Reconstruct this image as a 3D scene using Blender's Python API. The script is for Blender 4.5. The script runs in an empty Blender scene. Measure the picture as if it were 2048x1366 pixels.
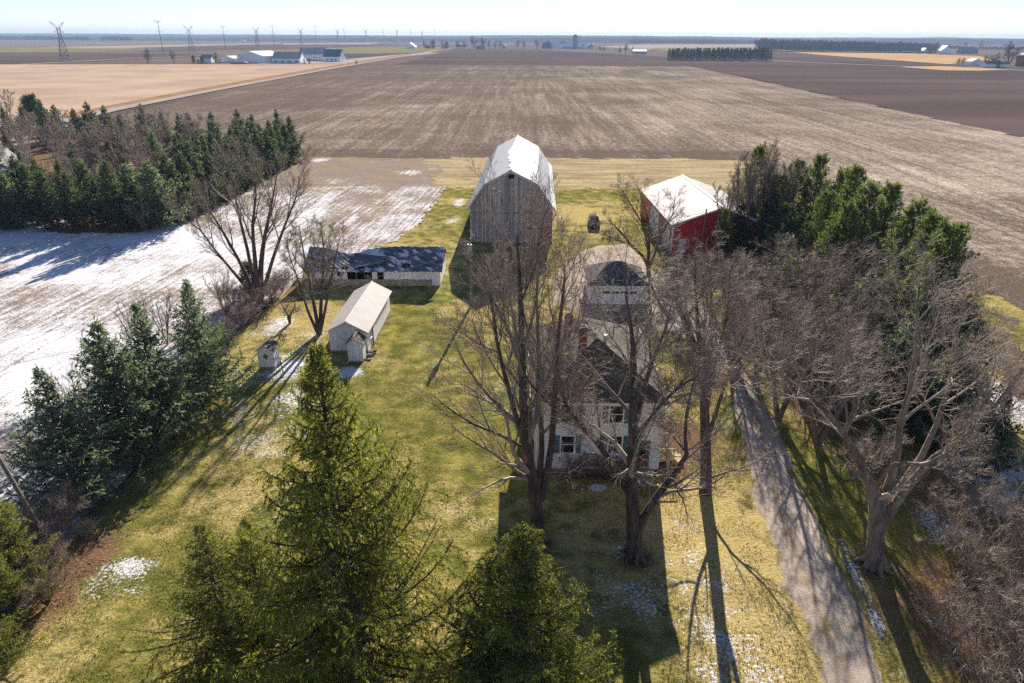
import bpy, math, random
import numpy as np
from mathutils import Vector, Matrix
S = bpy.context.scene
COL = S.collection
R_ = math.radians
# ------------------------------------------------------------------ camera model
# a drone hovering 30 m above the farmyard, looking north and 24 degrees down (24 mm full-frame view)
F_, PIT, ROL, CH = 1365.3, R_(24.03), R_(0.31), 30.0
def ray(px, py):
    u, v = (px-1024)/F_, (683-py)/F_
    c, s = math.cos(ROL), math.sin(ROL)
    u, v = u*c-v*s, u*s+v*c
    return (u, math.cos(PIT)+v*math.sin(PIT), -math.sin(PIT)+v*math.cos(PIT))
def G(px, py, z=0.0):                                   # the ground point seen at a pixel of the photograph
    r = ray(px, py); t = (z-CH)/r[2]
    return (r[0]*t, r[1]*t)
def W(px, py, Y):                                       # the point seen at a pixel on the upright plane y = Y
    r = ray(px, py); t = Y/r[1]
    return (r[0]*t, Y, CH+r[2]*t)
cam = bpy.data.objects.new('camera', bpy.data.cameras.new('camera'))
COL.objects.link(cam); S.camera = cam
cam.data.sensor_width = 36; cam.data.lens = 24
cam.data.clip_start = 0.5; cam.data.clip_end = 40000
cam.matrix_world = Matrix.Translation((0, 0, CH)) @ Matrix.Rotation(R_(90)-PIT, 4, 'X') @ Matrix.Rotation(ROL, 4, 'Z')

# ------------------------------------------------------------------ light
SUN_AZ, SUN_EL = R_(8), R_(21.5)
w = bpy.data.worlds.new('World'); S.world = w; w.use_nodes = True
nt = w.node_tree
sky = nt.nodes.new('ShaderNodeTexSky'); sky.sky_type = 'NISHITA'; sky.sun_disc = False
sky.sun_elevation = SUN_EL; sky.sun_rotation = SUN_AZ; sky.altitude = 250; sky.air_density = 0.75; sky.dust_density = 0.0; sky.ozone_density = 1.4
tint = nt.nodes.new('ShaderNodeMix'); tint.data_type = 'RGBA'; tint.blend_type = 'MULTIPLY'; tint.inputs[0].default_value = 1; tint.inputs[7].default_value = (0.76, 0.745, 0.86, 1)
nt.links.new(sky.outputs[0], tint.inputs[6]); nt.links.new(tint.outputs[2], nt.nodes['Background'].inputs[0])
nt.nodes['Background'].inputs[1].default_value = 0.062
sl = bpy.data.lights.new('sun', 'SUN'); sl.energy = 4.7; sl.angle = R_(0.5); sl.color = (1.0, 0.91, 0.78)
so = bpy.data.objects.new('sun', sl); COL.objects.link(so)
so.rotation_euler = Vector((-math.sin(SUN_AZ)*math.cos(SUN_EL), -math.cos(SUN_AZ)*math.cos(SUN_EL), -math.sin(SUN_EL))).to_track_quat('-Z', 'Y').to_euler()
so.location = (0, 0, 80)
S.view_settings.view_transform = 'Standard'; S.view_settings.look = 'None'
S.view_settings.exposure = 1.32; S.view_settings.gamma = 1
S.render.engine = 'CYCLES'
S.cycles.max_bounces = 4; S.cycles.diffuse_bounces = 3; S.cycles.glossy_bounces = 2; S.cycles.transmission_bounces = 2
S.cycles.volume_bounces = 0; S.cycles.transparent_max_bounces = 4; S.cycles.caustics_reflective = False; S.cycles.caustics_refractive = False
S.cycles.use_adaptive_sampling = False
S.cycles.use_denoising = False

# ------------------------------------------------------------------ node helpers
def new_mat(name):
    m = bpy.data.materials.new(name); m.use_nodes = True
    return m, m.node_tree, m.node_tree.nodes['Principled BSDF']
def nd(t, kind, ins=None, **props):
    n = t.nodes.new('ShaderNode'+kind)
    for k, v in props.items(): setattr(n, k, v)
    for k, v in (ins or {}).items():
        if isinstance(v, bpy.types.NodeSocket): t.links.new(v, n.inputs[k])
        else:
            if isinstance(v, tuple) and len(v) == 3 and n.inputs[k].type == 'RGBA': v = v+(1,)
            n.inputs[k].default_value = v
    return n
def ma(t, op, a, b=0.0, c=0.0, clamp=False):
    n = nd(t, 'Math', {0: a, 1: b}, operation=op, use_clamp=clamp)
    if op in ('MULTIPLY_ADD', 'SMOOTH_MIN', 'SMOOTH_MAX'):
        if isinstance(c, bpy.types.NodeSocket): t.links.new(c, n.inputs[2])
        else: n.inputs[2].default_value = c
    return n.outputs[0]
def mx(t, f, a, b, blend='MIX'):
    n = nd(t, 'Mix', {0: f, 6: a, 7: b}, data_type='RGBA', blend_type=blend)
    return n.outputs[2]
def rng_(t, v, a, b, c=0.0, d=1.0, smooth=True):
    n = nd(t, 'MapRange', {0: v, 1: a, 2: b, 3: c, 4: d}, interpolation_type='SMOOTHSTEP' if smooth else 'LINEAR')
    return n.outputs[0]
def pos(t): return nd(t, 'NewGeometry').outputs['Position']
def obj_(t): return nd(t, 'TexCoord').outputs['Object']
def mp(t, v, scale=(1, 1, 1), rot=(0, 0, 0), loc=(0, 0, 0)):
    return nd(t, 'Mapping', {0: v, 'Scale': scale, 'Rotation': rot, 'Location': loc}).outputs[0]
def noi(t, v, scale, detail=4, rough=0.55, dist=0.0):
    return nd(t, 'TexNoise', {'Vector': v, 'Scale': scale, 'Detail': detail, 'Roughness': rough, 'Distortion': dist}).outputs[0]
def att(t, name): return nd(t, 'Attribute', attribute_name=name).outputs['Fac']
def bmp(t, h, strength=0.5, dist=0.1, nrm=None):
    ins = {'Height': h, 'Strength': strength, 'Distance': dist}
    if nrm is not None: ins['Normal'] = nrm
    return nd(t, 'Bump', ins).outputs[0]
def sepx(t, v): return nd(t, 'SeparateXYZ', {0: v}).outputs
def setb(t, b, col=None, rough=0.9, nrm=None, spec=0.2, metal=None):
    def put(k, v):
        if isinstance(v, bpy.types.NodeSocket): t.links.new(v, b.inputs[k])
        else: b.inputs[k].default_value = (v+(1,)) if isinstance(v, tuple) and len(v) == 3 else v
    if col is not None: put('Base Color', col)
    put('Roughness', rough); put('Specular IOR Level', spec)
    if metal is not None: put('Metallic', metal)
    if nrm is not None: put('Normal', nrm)

# ------------------------------------------------------------------ object helpers
def tag(o, label=None, cat=None, group=None, kind=None):
    for k, v in (('label', label), ('category', cat), ('group', group), ('kind', kind)):
        if v: o[k] = v
    return o
def root(name, label, cat, loc=(0, 0, 0), rz=0.0, group=None):
    o = bpy.data.objects.new(name, None); COL.objects.link(o)
    o.empty_display_size = 0.3
    o.location = loc; o.rotation_euler = (0, 0, rz)
    return tag(o, label, cat, group)
def np_mesh(name, V, F, mat, smooth=False):
    """V (n,3) float; F (m,3|4) int"""
    V = np.asarray(V, np.float32).reshape(-1, 3); F = np.asarray(F, np.int32)
    k = F.shape[1]; me = bpy.data.meshes.new(name)
    me.vertices.add(len(V)); me.vertices.foreach_set('co', V.ravel())
    me.loops.add(F.size); me.loops.foreach_set('vertex_index', F.ravel())
    me.polygons.add(len(F))
    me.polygons.foreach_set('loop_start', np.arange(0, F.size, k, dtype=np.int32))
    me.polygons.foreach_set('loop_total', np.full(len(F), k, np.int32))
    if smooth: me.polygons.foreach_set('use_smooth', np.ones(len(F), bool))
    me.update(calc_edges=True)
    if mat: me.materials.append(mat)
    return me
def link(name, me, parent=None):
    o = bpy.data.objects.new(name, me); COL.objects.link(o)
    if parent is not None: o.parent = parent
    return o
class MB:
    """collects plain shapes into ONE mesh"""
    def __init__(s): s.v = []; s.f = []
    def face(s, pts):
        i = len(s.v); s.v += [tuple(p) for p in pts]; s.f.append(tuple(range(i, i+len(pts)))); return s
    def hexa(s, p):           # 8 points: bottom 4 ccw, top 4 ccw
        i = len(s.v); s.v += [tuple(q) for q in p]
        for f in ((3, 2, 1, 0), (4, 5, 6, 7), (0, 1, 5, 4), (1, 2, 6, 5), (2, 3, 7, 6), (3, 0, 4, 7)): s.f.append(tuple(i+k for k in f))
        return s
    def box(s, x0, x1, y0, y1, z0, z1):
        return s.hexa([(x0, y0, z0), (x1, y0, z0), (x1, y1, z0), (x0, y1, z0), (x0, y0, z1), (x1, y0, z1), (x1, y1, z1), (x0, y1, z1)])
    def slab(s, quad, th):    # a quad given thickness downwards along its normal
        a, b, c, d = [Vector(q) for q in quad]
        n = (b-a).cross(d-a).normalized()
        return s.hexa([q-n*th for q in (a, b, c, d)]+[a, b, c, d])
    def prism(s, poly, y0, y1):   # polygon in x,z (ccw seen from -y) pulled along y
        n = len(poly); i = len(s.v)
        s.v += [(x, y0, z) for x, z in poly]+[(x, y1, z) for x, z in poly]
        s.f.append(tuple(i+k for k in range(n))); s.f.append(tuple(i+n+k for k in reversed(range(n))))
        for k in range(n): j = (k+1) % n; s.f.append((i+j, i+k, i+n+k, i+n+j))
        return s
    def tube(s, pts, r, n=6):
        pts = [Vector(p) for p in pts]; rs = r if isinstance(r, (list, tuple)) else [r]*len(pts)
        i = len(s.v); K = len(pts)
        for k, p in enumerate(pts):
            t = (pts[min(k+1, K-1)]-pts[max(k-1, 0)]).normalized()
            a = Vector((0, 0, 1)) if abs(t.z) < 0.9 else Vector((1, 0, 0))
            x = t.cross(a).normalized(); y = t.cross(x)
            for j in range(n):
                an = 2*math.pi*j/n; s.v.append(tuple(p+(x*math.cos(an)+y*math.sin(an))*rs[k]))
        for k in range(K-1):
            for j in range(n):
                j2 = (j+1) % n; s.f.append((i+k*n+j, i+k*n+j2, i+(k+1)*n+j2, i+(k+1)*n+j))
        s.f.append(tuple(i+j for j in reversed(range(n)))); s.f.append(tuple(i+(K-1)*n+j for j in range(n)))
        return s
    def build(s, name, mat, parent=None, smooth=False, bevel=0.0):
        me = bpy.data.meshes.new(name); me.from_pydata(s.v, [], s.f); me.update()
        if mat: me.materials.append(mat)
        if smooth: me.polygons.foreach_set('use_smooth', [True]*len(me.polygons))
        o = link(name, me, parent)
        if bevel:
            b = o.modifiers.new('bevel', 'BEVEL'); b.width = bevel; b.segments = 2; b.limit_method = 'ANGLE'
        return o
def dup(o, loc=None, rz=None, sc=None, label=None, group=None, parent=None):
    c = o.copy(); COL.objects.link(c)
    if parent is not None: c.parent = parent
    if loc is not None: c.location = loc
    if rz is not None: c.rotation_euler = (0, 0, rz)
    if sc is not None: c.scale = (sc, sc, sc) if isinstance(sc, (int, float)) else sc
    if label: c['label'] = label
    if group: c['group'] = group
    for ch in list(o.children): dup(ch, parent=c)
    return c
ORD = ['first', 'second', 'third', 'fourth', 'fifth', 'sixth', 'seventh', 'eighth', 'ninth', 'tenth', 'eleventh', 'twelfth', 'thirteenth',
       'fourteenth', 'fifteenth', 'sixteenth', 'seventeenth', 'eighteenth', 'nineteenth', 'twentieth', 'twenty-first', 'twenty-second', 'twenty-third', 'twenty-fourth']

# ------------------------------------------------------------------ ground materials
def inpoly(X, Y, poly):
    r = np.zeros(X.shape, bool); n = len(poly)
    for i in range(n):
        x0, y0 = poly[i]; x1, y1 = poly[(i+1) % n]
        if y0 == y1: continue
        c = ((y0 > Y) != (y1 > Y)) & (X < (x1-x0)*(Y-y0)/(y1-y0)+x0)
        r ^= c
    return r
def vnoise(X, Y, sc, seed=0):          # smooth value noise
    g = np.random.RandomState(seed).rand(256, 256)
    x = X/sc+1000.3; y = Y/sc+1000.7
    xi = np.floor(x).astype(int); yi = np.floor(y).astype(int); fx = x-xi; fy = y-yi
    fx = fx*fx*(3-2*fx); fy = fy*fy*(3-2*fy)
    a = g[xi % 256, yi % 256]; b = g[(xi+1) % 256, yi % 256]; c = g[xi % 256, (yi+1) % 256]; d = g[(xi+1) % 256, (yi+1) % 256]
    return (a*(1-fx)+b*fx)*(1-fy)+(c*(1-fx)+d*fx)*fy
def dline(X, Y, pts):                  # distance to a polyline
    D = np.full(X.shape, 1e9)
    for (x0, y0), (x1, y1) in zip(pts[:-1], pts[1:]):
        L = (x1-x0)**2+(y1-y0)**2+1e-9
        t = np.clip(((X-x0)*(x1-x0)+(Y-y0)*(y1-y0))/L, 0, 1)
        D = np.minimum(D, np.hypot(X-x0-t*(x1-x0), Y-y0-t*(y1-y0)))
    return D
def spots(X, Y, lst):                  # lst of (px, py, rx, ry, amp)
    r = np.zeros(X.shape)
    for px, py, rx, ry, amp in lst:
        x, y = G(px, py); q = ((X-x)/rx)**2+((Y-y)/ry)**2
        r = np.maximum(r, amp*np.exp(-q))
    return r
def sheet(name, poly, step, mat, z=0.0, attrs=None, rough=0.0, hfun=None, keepf=None):
    P = np.array(poly); x0, y0 = P.min(0)-step-(2 if keepf else 0); x1, y1 = P.max(0)+step+(2 if keepf else 0)
    xs = np.arange(x0, x1+step, step); ys = np.arange(y0, y1+step, step)
    X, Y = np.meshgrid(xs, ys); nx = len(xs)
    cx = X[:-1, :-1]+step/2; cy = Y[:-1, :-1]+step/2
    if rough:
        cx = cx+(vnoise(cx, cy, 2.2, 3)-.5)*rough*2+(vnoise(cx, cy, .7, 4)-.5)*rough; cy = cy+(vnoise(cx, cy, 2.0, 5)-.5)*rough*2+(vnoise(cx, cy, .7, 6)-.5)*rough
    keep = keepf(cx, cy) if keepf else inpoly(cx, cy, poly)
    jj, ii = np.nonzero(keep)
    a = jj*nx+ii
    Fq = np.stack([a, a+1, a+nx+1, a+nx], 1)
    used, inv = np.unique(Fq, return_inverse=True); Fq = inv.reshape(-1, 4)
    vx = X.ravel()[used]; vy = Y.ravel()[used]
    vz = np.full(vx.shape, z) + (hfun(vx, vy) if hfun else 0)
    me = np_mesh(name, np.stack([vx, vy, vz], 1), Fq, mat, smooth=True)
    for k, fn in (attrs or {}).items():
        at = me.attributes.new(k, 'FLOAT', 'POINT'); at.data.foreach_set('value', np.clip(fn(vx, vy), 0, 1).astype(np.float32))
    o = link(name, me); o['kind'] = 'structure'
    return o
SNOW = (0.80, 0.80, 0.82)
def snowmix(t, p, amount, col, fine=3.0, big=0.35, stretch=None):
    n1 = noi(t, p, fine, 5, 0.65); n2 = noi(t, p, big, 4, 0.6)
    n = ma(t, 'ADD', ma(t, 'MULTIPLY', n1, 0.65), ma(t, 'MULTIPLY', n2, 0.35))
    if stretch is not None: n = ma(t, 'ADD', ma(t, 'MULTIPLY', n, 0.6), ma(t, 'MULTIPLY', stretch, 0.4))
    n = rng_(t, n, 0.28, 0.72, 0, 1, False)
    f = rng_(t, ma(t, 'ADD', ma(t, 'SUBTRACT', ma(t, 'MULTIPLY', amount, 1.25), 1.1), n), 0.0, 0.22)
    f = ma(t, 'MULTIPLY', f, rng_(t, amount, 0.0, 0.08))
    return mx(t, f, col, SNOW), f
def mat_lawn():
    m, t, b = new_mat('lawn_grass'); p = pos(t)
    big = noi(t, p, 0.09, 4, 0.6); mid = noi(t, p, 0.55, 5, 0.65); fine = noi(t, p, 4.5, 5, 0.7); vf = noi(t, p, 17, 3, 0.7)
    g = mx(t, rng_(t, mid, 0.35, 0.68), (0.13, 0.142, 0.030), (0.33, 0.29, 0.075))
    y = mx(t, rng_(t, fine, 0.3, 0.7), (0.42, 0.305, 0.105), (0.63, 0.505, 0.225))
    dry = ma(t, 'ADD', att(t, 'dry'), ma(t, 'MULTIPLY', ma(t, 'SUBTRACT', ma(t, 'ADD', ma(t, 'MULTIPLY', big, .5), ma(t, 'MULTIPLY', mid, .5)), 0.5), 3.4))
    dry = ma(t, 'ADD', dry, ma(t, 'MULTIPLY', ma(t, 'SUBTRACT', fine, 0.5), 1.1))
    c = mx(t, rng_(t, dry, 0.15, 0.85), g, y)
    c = mx(t, rng_(t, vf, 0.56, 0.72), c, mx(t, 0.55, c, (0.50, 0.40, 0.20)))
    c = mx(t, rng_(t, vf, 0.44, 0.3), c, mx(t, 0.6, c, (0.03, 0.03, 0.012)))
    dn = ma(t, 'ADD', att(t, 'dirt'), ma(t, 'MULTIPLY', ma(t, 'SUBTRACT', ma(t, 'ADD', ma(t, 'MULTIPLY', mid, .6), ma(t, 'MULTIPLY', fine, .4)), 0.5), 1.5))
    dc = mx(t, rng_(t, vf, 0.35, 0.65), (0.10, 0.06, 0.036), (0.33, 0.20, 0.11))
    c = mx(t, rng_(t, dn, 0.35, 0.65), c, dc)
    c, f = snowmix(t, p, att(t, 'snow'), c, 5.0, 0.5)
    h = ma(t, 'ADD', ma(t, 'ADD', ma(t, 'MULTIPLY', fine, 0.7), ma(t, 'MULTIPLY', vf, 0.25)), ma(t, 'MULTIPLY', mid, 0.6))
    setb(t, b, c, 1.0, bmp(t, h, 0.9, 0.16), 0.0)
    return m
def rows(t, p, ang, period, wob=0.25):
    v = mp(t, p, rot=(0, 0, ang)); s = sepx(t, v)
    x = ma(t, 'ADD', s[0], ma(t, 'MULTIPLY', noi(t, p, 0.12, 3), wob*4))
    return ma(t, 'MULTIPLY_ADD', ma(t, 'SINE', ma(t, 'MULTIPLY', x, 2*math.pi/period)), 0.5, 0.5), v
def mat_snowfield():
    m, t, b = new_mat('snowy_stubble'); p = pos(t)
    r, v = rows(t, p, R_(6), 1.15)
    st = noi(t, mp(t, v, (2.4, 0.10, 1)), 0.9, 5, 0.75, 0.5)
    fine = noi(t, p, 3.2, 5, 0.7); big = noi(t, p, 0.06, 3)
    soil = mx(t, rng_(t, fine, 0.3, 0.7), (0.155, 0.115, 0.09), (0.48, 0.395, 0.32))
    soil = mx(t, rng_(t, big, 0.45, 0.65), soil, mx(t, 0.35, soil, (0.34, 0.27, 0.13)))
    soil = mx(t, ma(t, 'MULTIPLY', r, 0.10), soil, (0.10, 0.075, 0.055))
    c, f = snowmix(t, p, att(t, 'snow'), soil, 4.5, 0.8, ma(t, 'ADD', ma(t, 'MULTIPLY', r, 0.06), ma(t, 'MULTIPLY', st, 0.94)))
    h = ma(t, 'ADD', ma(t, 'MULTIPLY', r, 0.12), ma(t, 'ADD', ma(t, 'MULTIPLY', fine, 0.6), ma(t, 'MULTIPLY', st, 0.7)))
    setb(t, b, c, 0.95, bmp(t, h, 0.65, 0.17), 0.0)
    return m
def mat_plowed():
    m, t, b = new_mat('corn_residue_field'); p = pos(t)
    v = mp(t, p, rot=(0, 0, R_(0.5)))
    st = noi(t, mp(t, v, (0.13, 0.009, 1)), 1.0, 5, 0.68, 0.4)
    st2 = noi(t, mp(t, v, (0.42, 0.014, 1)), 1.0, 4, 0.7)
    pat = noi(t, mp(t, p, (0.011, 0.020, 1)), 1.0, 5, 0.65, 0.8)
    fine = noi(t, mp(t, p, (1.0, 0.55, 1)), 0.75, 6, 0.85); vf = noi(t, p, 3.2, 4, 0.75)
    amt = ma(t, 'ADD', ma(t, 'MULTIPLY', ma(t, 'SUBTRACT', st, 0.5), 1.7), ma(t, 'MULTIPLY', ma(t, 'SUBTRACT', pat, 0.48), 1.9))
    amt = ma(t, 'ADD', amt, ma(t, 'MULTIPLY', ma(t, 'SUBTRACT', st2, 0.5), 1.7))
    amt = ma(t, 'ADD', amt, att(t, 'residue'))
    sp = ma(t, 'MULTIPLY', ma(t, 'SUBTRACT', ma(t, 'ADD', ma(t, 'MULTIPLY', fine, 0.55), ma(t, 'MULTIPLY', vf, 0.45)), 0.5), 8.5)
    k = ma(t, 'ADD', amt, sp)
    soil = mx(t, rng_(t, vf, 0.35, 0.65), (0.105, 0.079, 0.062), (0.215, 0.168, 0.134))
    c = mx(t, rng_(t, k, 0.1, 1.2), soil, (0.40, 0.328, 0.255))
    c = mx(t, rng_(t, k, 1.0, 1.9), c, (0.70, 0.60, 0.48))
    setb(t, b, c, 1.0, bmp(t, ma(t, 'ADD', fine, ma(t, 'MULTIPLY', vf, 0.5)), 0.8, 0.25), 0.0)
    return m
def mat_field(name, ca, cb, sx=0.02, sy=0.004, ang=0.0, fs=0.5):
    m, t, b = new_mat(name); p = mp(t, pos(t), rot=(0, 0, ang))
    st = noi(t, mp(t, p, (sx, sy, 1)), 1.0, 5, 0.6); fine = noi(t, p, fs, 5, 0.7)
    f = ma(t, 'ADD', ma(t, 'MULTIPLY', st, 0.6), ma(t, 'MULTIPLY', fine, 0.4))
    setb(t, b, mx(t, rng_(t, f, 0.36, 0.64), ca, cb), 0.95, bmp(t, fine, 0.4, 0.3), 0.0)
    return m
def mat_gravel():
    m, t, b = new_mat('gravel'); p = pos(t)
    fine = noi(t, p, 9, 4, 0.75); mid = noi(t, p, 0.8, 5, 0.6); big = noi(t, p, 0.18, 3)
    c = mx(t, rng_(t, fine, 0.3, 0.7), (0.31, 0.255, 0.21), (0.62, 0.53, 0.45))
    c = mx(t, rng_(t, mid, 0.52, 0.75), c, (0.25, 0.185, 0.13))
    c = mx(t, ma(t, 'MULTIPLY', att(t, 'wear'), rng_(t, mid, 0.3, 0.6)), c, (0.25, 0.185, 0.105))
    c = mx(t, rng_(t, big, 0.5, 0.7, 0, 0.5), c, (0.45, 0.375, 0.31))
    setb(t, b, c, 0.95, bmp(t, ma(t, 'ADD', fine, mid), 0.5, 0.06), 0.15)
    return m

# ------------------------------------------------------------------ the ground
FENCE = [G(*q) for q in ((-330, 1600), (0, 1285), (100, 1140), (190, 1015), (300, 905), (395, 800), (440, 690), (545, 600), (600, 560))]
YARD_L = FENCE+[G(*q) for q in ((608, 545),)]+[(-30, 94), (-24, 99), (-18.5, 107), (-16.5, 118), (-15.2, 135), (-14.6, 150.2)]
def lawn_masks():
    drive_edge = [G(*q) for q in ((1790, 1366), (1690, 1140), (1600, 930), (1560, 850), (1530, 760))]
    fence = FENCE
    SNOWS = [(570, 735, 3.6, 5.5, .68), (600, 800, 5, 5, .60), (560, 650, 3.0, 5, .66), (530, 880, 6, 5, .52), (470, 820, 4, 5, .5), (265, 1135, 2.6, 1.7, .68), (225, 1170, 3.6, 2.4, .5), (690, 745, 2.5, 2, .8),
             (1270, 1200, 2.6, 3.6, .60), (1230, 1100, 3, 3, .42), (1195, 975, .8, .5, 1), (1400, 1150, 5, 8, .50), (1450, 1300, 5, 6, .52), (1380, 1040, 3, 4, .42), (1560, 1230, 2, 3, .45),
             (2010, 800, 6, 8, .68), (1960, 930, 5, 6, .66), (2020, 1010, 4, 5, .64), (920, 405, 2.6, 7, .62), (905, 440, 2.5, 6, .58), (1120, 435, 1.6, 7, .5), (820, 780, 7, 7, .36), (760, 720, 5, 6, .38),
             (800, 585, 7, 3, .42), (350, 940, 3, 3, .3), (1900, 1060, 4, 4, .6), (700, 960, 6, 5, .30)]
    def snow(X, Y):
        e = dline(X, Y, [(a+0.55, b) for a, b in drive_edge])
        s = spots(X, Y, SNOWS)
        s = np.maximum(s, 0.80*np.exp(-(e/0.6)**2)*(0.35+.65*vnoise(X, Y, 2, 8))*(Y < 36))
        s = np.maximum(s, 0.46*vnoise(X, Y, 6, 9)*(.4+.6*vnoise(X, Y, 2.2, 19))+.08)
        s = np.maximum(s, 0.6*np.exp(-((X+24)/9)**2)*((Y > 56) & (Y < 72))*vnoise(X, Y, 4, 10))
        return s
    def dirt(X, Y):
        d = dline(X, Y, fence)
        s = 0.95*np.exp(-(d/.8)**2)
        s = np.maximum(s, spots(X, Y, [(1370, 880, 3, 4, .95), (1340, 920, 2, 3, .9), (1480, 900, 1.6, 4, .5), (1900, 1000, 6, 8, .6), (1640, 800, 5, 12, .75), (1740, 1140, 1.6, 1.4, .8), (1560, 600, 9, 14, .8),
             (1400, 600, 4, 10, .7), (1266, 1118, 1.5, 1.2, .9), (1076, 1088, 1.4, 1.2, .9), (150, 1120, 3, 4, .9), (60, 1210, 3, 3, .9), (1340, 620, 3, 6, .75), (1120, 590, 3, 5, .5), (1230, 635, 6, 3, .8),
             (1190, 945, 5, 1.1, .9), (600, 660, 4, 3, .35), (1180, 440, 4, 6, .25), (760, 650, 1, 6, .4), (1950, 1250, 8, 9, .7), (1700, 700, 12, 16, .8)]))
        return s
    def dry(X, Y):
        s = 0.10+0.42*vnoise(X, Y, 9, 11)
        s = s+spots(X, Y, [(660, 650, 5, 4, .5), (150, 1250, 6, 6, .25), (1150, 430, 9, 8, .45), (1190, 400, 12, 6, .25), (1400, 1100, 5, 9, .5), (1350, 830, 3, 6, .2), (960, 750, 3, 3, .25), (880, 1050, 2, 4, .4), (450, 1000, 3, 4, .3)])
        s = s-spots(X, Y, [(760, 800, 4, 8, .5), (850, 680, 5, 6, .5), (950, 900, 5, 5, .25), (1190, 390, 14, 5, .35), (830, 470, 6, 3, .3), (400, 1120, 4, 4, .3)])
        return s
    return {'snow': snow, 'dirt': dirt, 'dry': dry}
lawn_h = lambda X, Y: (vnoise(X, Y, 3.5, 21)-.5)*0.10+(vnoise(X, Y, 1.1, 22)-.5)*0.05
lawn_poly = YARD_L+[(62, 150.5), (62, 20), (40, 2), (-60, 2)]
sheet('lawn', lawn_poly, 0.34, mat_lawn(), 0.0, lawn_masks(), 0.5, lawn_h)
sf_poly = list(reversed(YARD_L))+[G(-330, 1600), (-110, 10), (-130, 60), (-130, 110), (-62, 110.6), (-57, 125), (-56, 150), (-55, 189), (-38, 189), (-19, 189), (-16.5, 160)]
def sf_snow(X, Y):
    s = np.clip(0.88-(Y-98)/42-(X+45)/75, 0.34, 0.71)
    s = np.where(X > -34, np.minimum(s, 0.64), s); s = np.maximum(s, 0.60+0.14*(vnoise(X, Y, 9, 35)-.5)+.10*(vnoise(X, Y, 3, 36)-.5)-.0012*np.clip(Y-100, 0, 90))
    s = s-0.24*vnoise(X, Y, 13, 31)*np.clip((95-Y)/20, 0, 1)-0.16*vnoise(X, Y, 5, 32)+.03
    s = np.maximum(s, spots(X, Y, [(820, 345, 7, 8, .72), (640, 320, 5, 6, .8), (700, 440, 3, 12, .6), (620, 430, 6, 14, .70), (650, 400, 5, 20, .62), (760, 450, 3, 12, .58)]))
    s = np.where(Y > 150, s*0.8, s)
    return s
sheet('snow_field', sf_poly, 0.5, mat_snowfield(), 0.012, {'snow': sf_snow}, 0.5, lambda X, Y: (vnoise(X, Y, 4, 33)-.5)*0.12+(vnoise(X, Y, 1.3, 34)-.5)*0.07)
m_strip = mat_field('mown_stubble', (0.27, 0.20, 0.13), (0.56, 0.46, 0.25), 0.05, 0.22, 0, 0.9)
sheet('stubble_strip', [(-17, 149), (62, 149.5), (64, 190), (-58, 189.6), (-58, 187.5), (-24, 187), (-19.5, 165)], 0.8, m_strip, 0.02, None, 0.9)
m_plow = mat_plowed()
def residue(X, Y):
    r = np.full(X.shape, 0.45)
    r = np.where((Y < 206) & (X < 70), -0.75, r)
    r = np.where((Y >= 206) & (Y < 216), 0.35, r)
    r = r+np.clip((X-40)/150, 0, .28)-np.clip((Y-300)/1500, 0, .25)-np.clip((-X-60)/120, 0, .3)
    return r+(vnoise(X, Y, 30, 41)-.5)*.3
plow_poly = [(-165, 262), (-110, 189.5), (62, 189.5), (63, 150), (52, 120), (49, 80), (46, 55), (60, 20), (400, 20), (400, 120), (172, 238), (187, 500), (205, 850), (-165, 850)]
sheet('plowed_field', plow_poly, 3.0, m_plow, -0.01, {'residue': residue}, 0.0, lambda X, Y: (vnoise(X, Y, 9, 42)-.5)*0.25)
# grove floor under the windbreak
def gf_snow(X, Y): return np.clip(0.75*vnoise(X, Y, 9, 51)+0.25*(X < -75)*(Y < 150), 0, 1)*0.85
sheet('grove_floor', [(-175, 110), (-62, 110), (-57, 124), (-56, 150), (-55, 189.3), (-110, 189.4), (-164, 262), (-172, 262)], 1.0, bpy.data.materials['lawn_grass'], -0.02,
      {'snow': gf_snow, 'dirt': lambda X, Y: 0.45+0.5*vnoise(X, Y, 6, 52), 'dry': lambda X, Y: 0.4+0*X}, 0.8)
# driveway and farmyard gravel
m_gravel = mat_gravel()
dl = [G(*q) for q in ((1690, 1500), (1640, 1366), (1545, 1150), (1490, 960), (1470, 850), (1440, 740), (1395, 690), (1310, 655), (1290, 640), (1180, 640), (1095, 600), (1110, 540), (1150, 505), (1190, 492), (1262, 485), (1290, 520), (1345, 560), (1400, 600), (1470, 690), (1505, 745), (1560, 850), (1600, 930), (1690, 1140), (1790, 1366), (1860, 1500))]
midl = [G(*q) for q in ((1770, 1500), (1700, 1366), (1600, 1130), (1540, 950), (1515, 850), (1480, 740), (1400, 650))]
dl_in = lambda X, Y: dline(X, Y, dl+dl[:1])*np.where(inpoly(X, Y, dl), 1, -1)
def drive_h(X, Y):
    d = np.clip(dl_in(X, Y)-.62+(vnoise(X, Y, 1.3, 61)-.5)*0.7+(vnoise(X, Y, .4, 62)-.5)*0.35, -1.2, 1.0)
    return np.where(d < 0, 0.14*d, 0.075*d)
sheet('driveway', dl, 0.22, m_gravel, 0.02, {'wear': lambda X, Y: np.maximum.reduce([1.0*np.exp(-(dline(X, Y, midl)/0.38)**2)*(Y < 75), (Y > 72)*np.clip(1.6*vnoise(X, Y, 5, 63)+.05, 0, 1)*.95, 0.9*np.exp(-np.abs(dl_in(X, Y)-.3)/0.5)])}, 0.0, drive_h, lambda X, Y: dl_in(X, Y) > -1.3)
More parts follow.
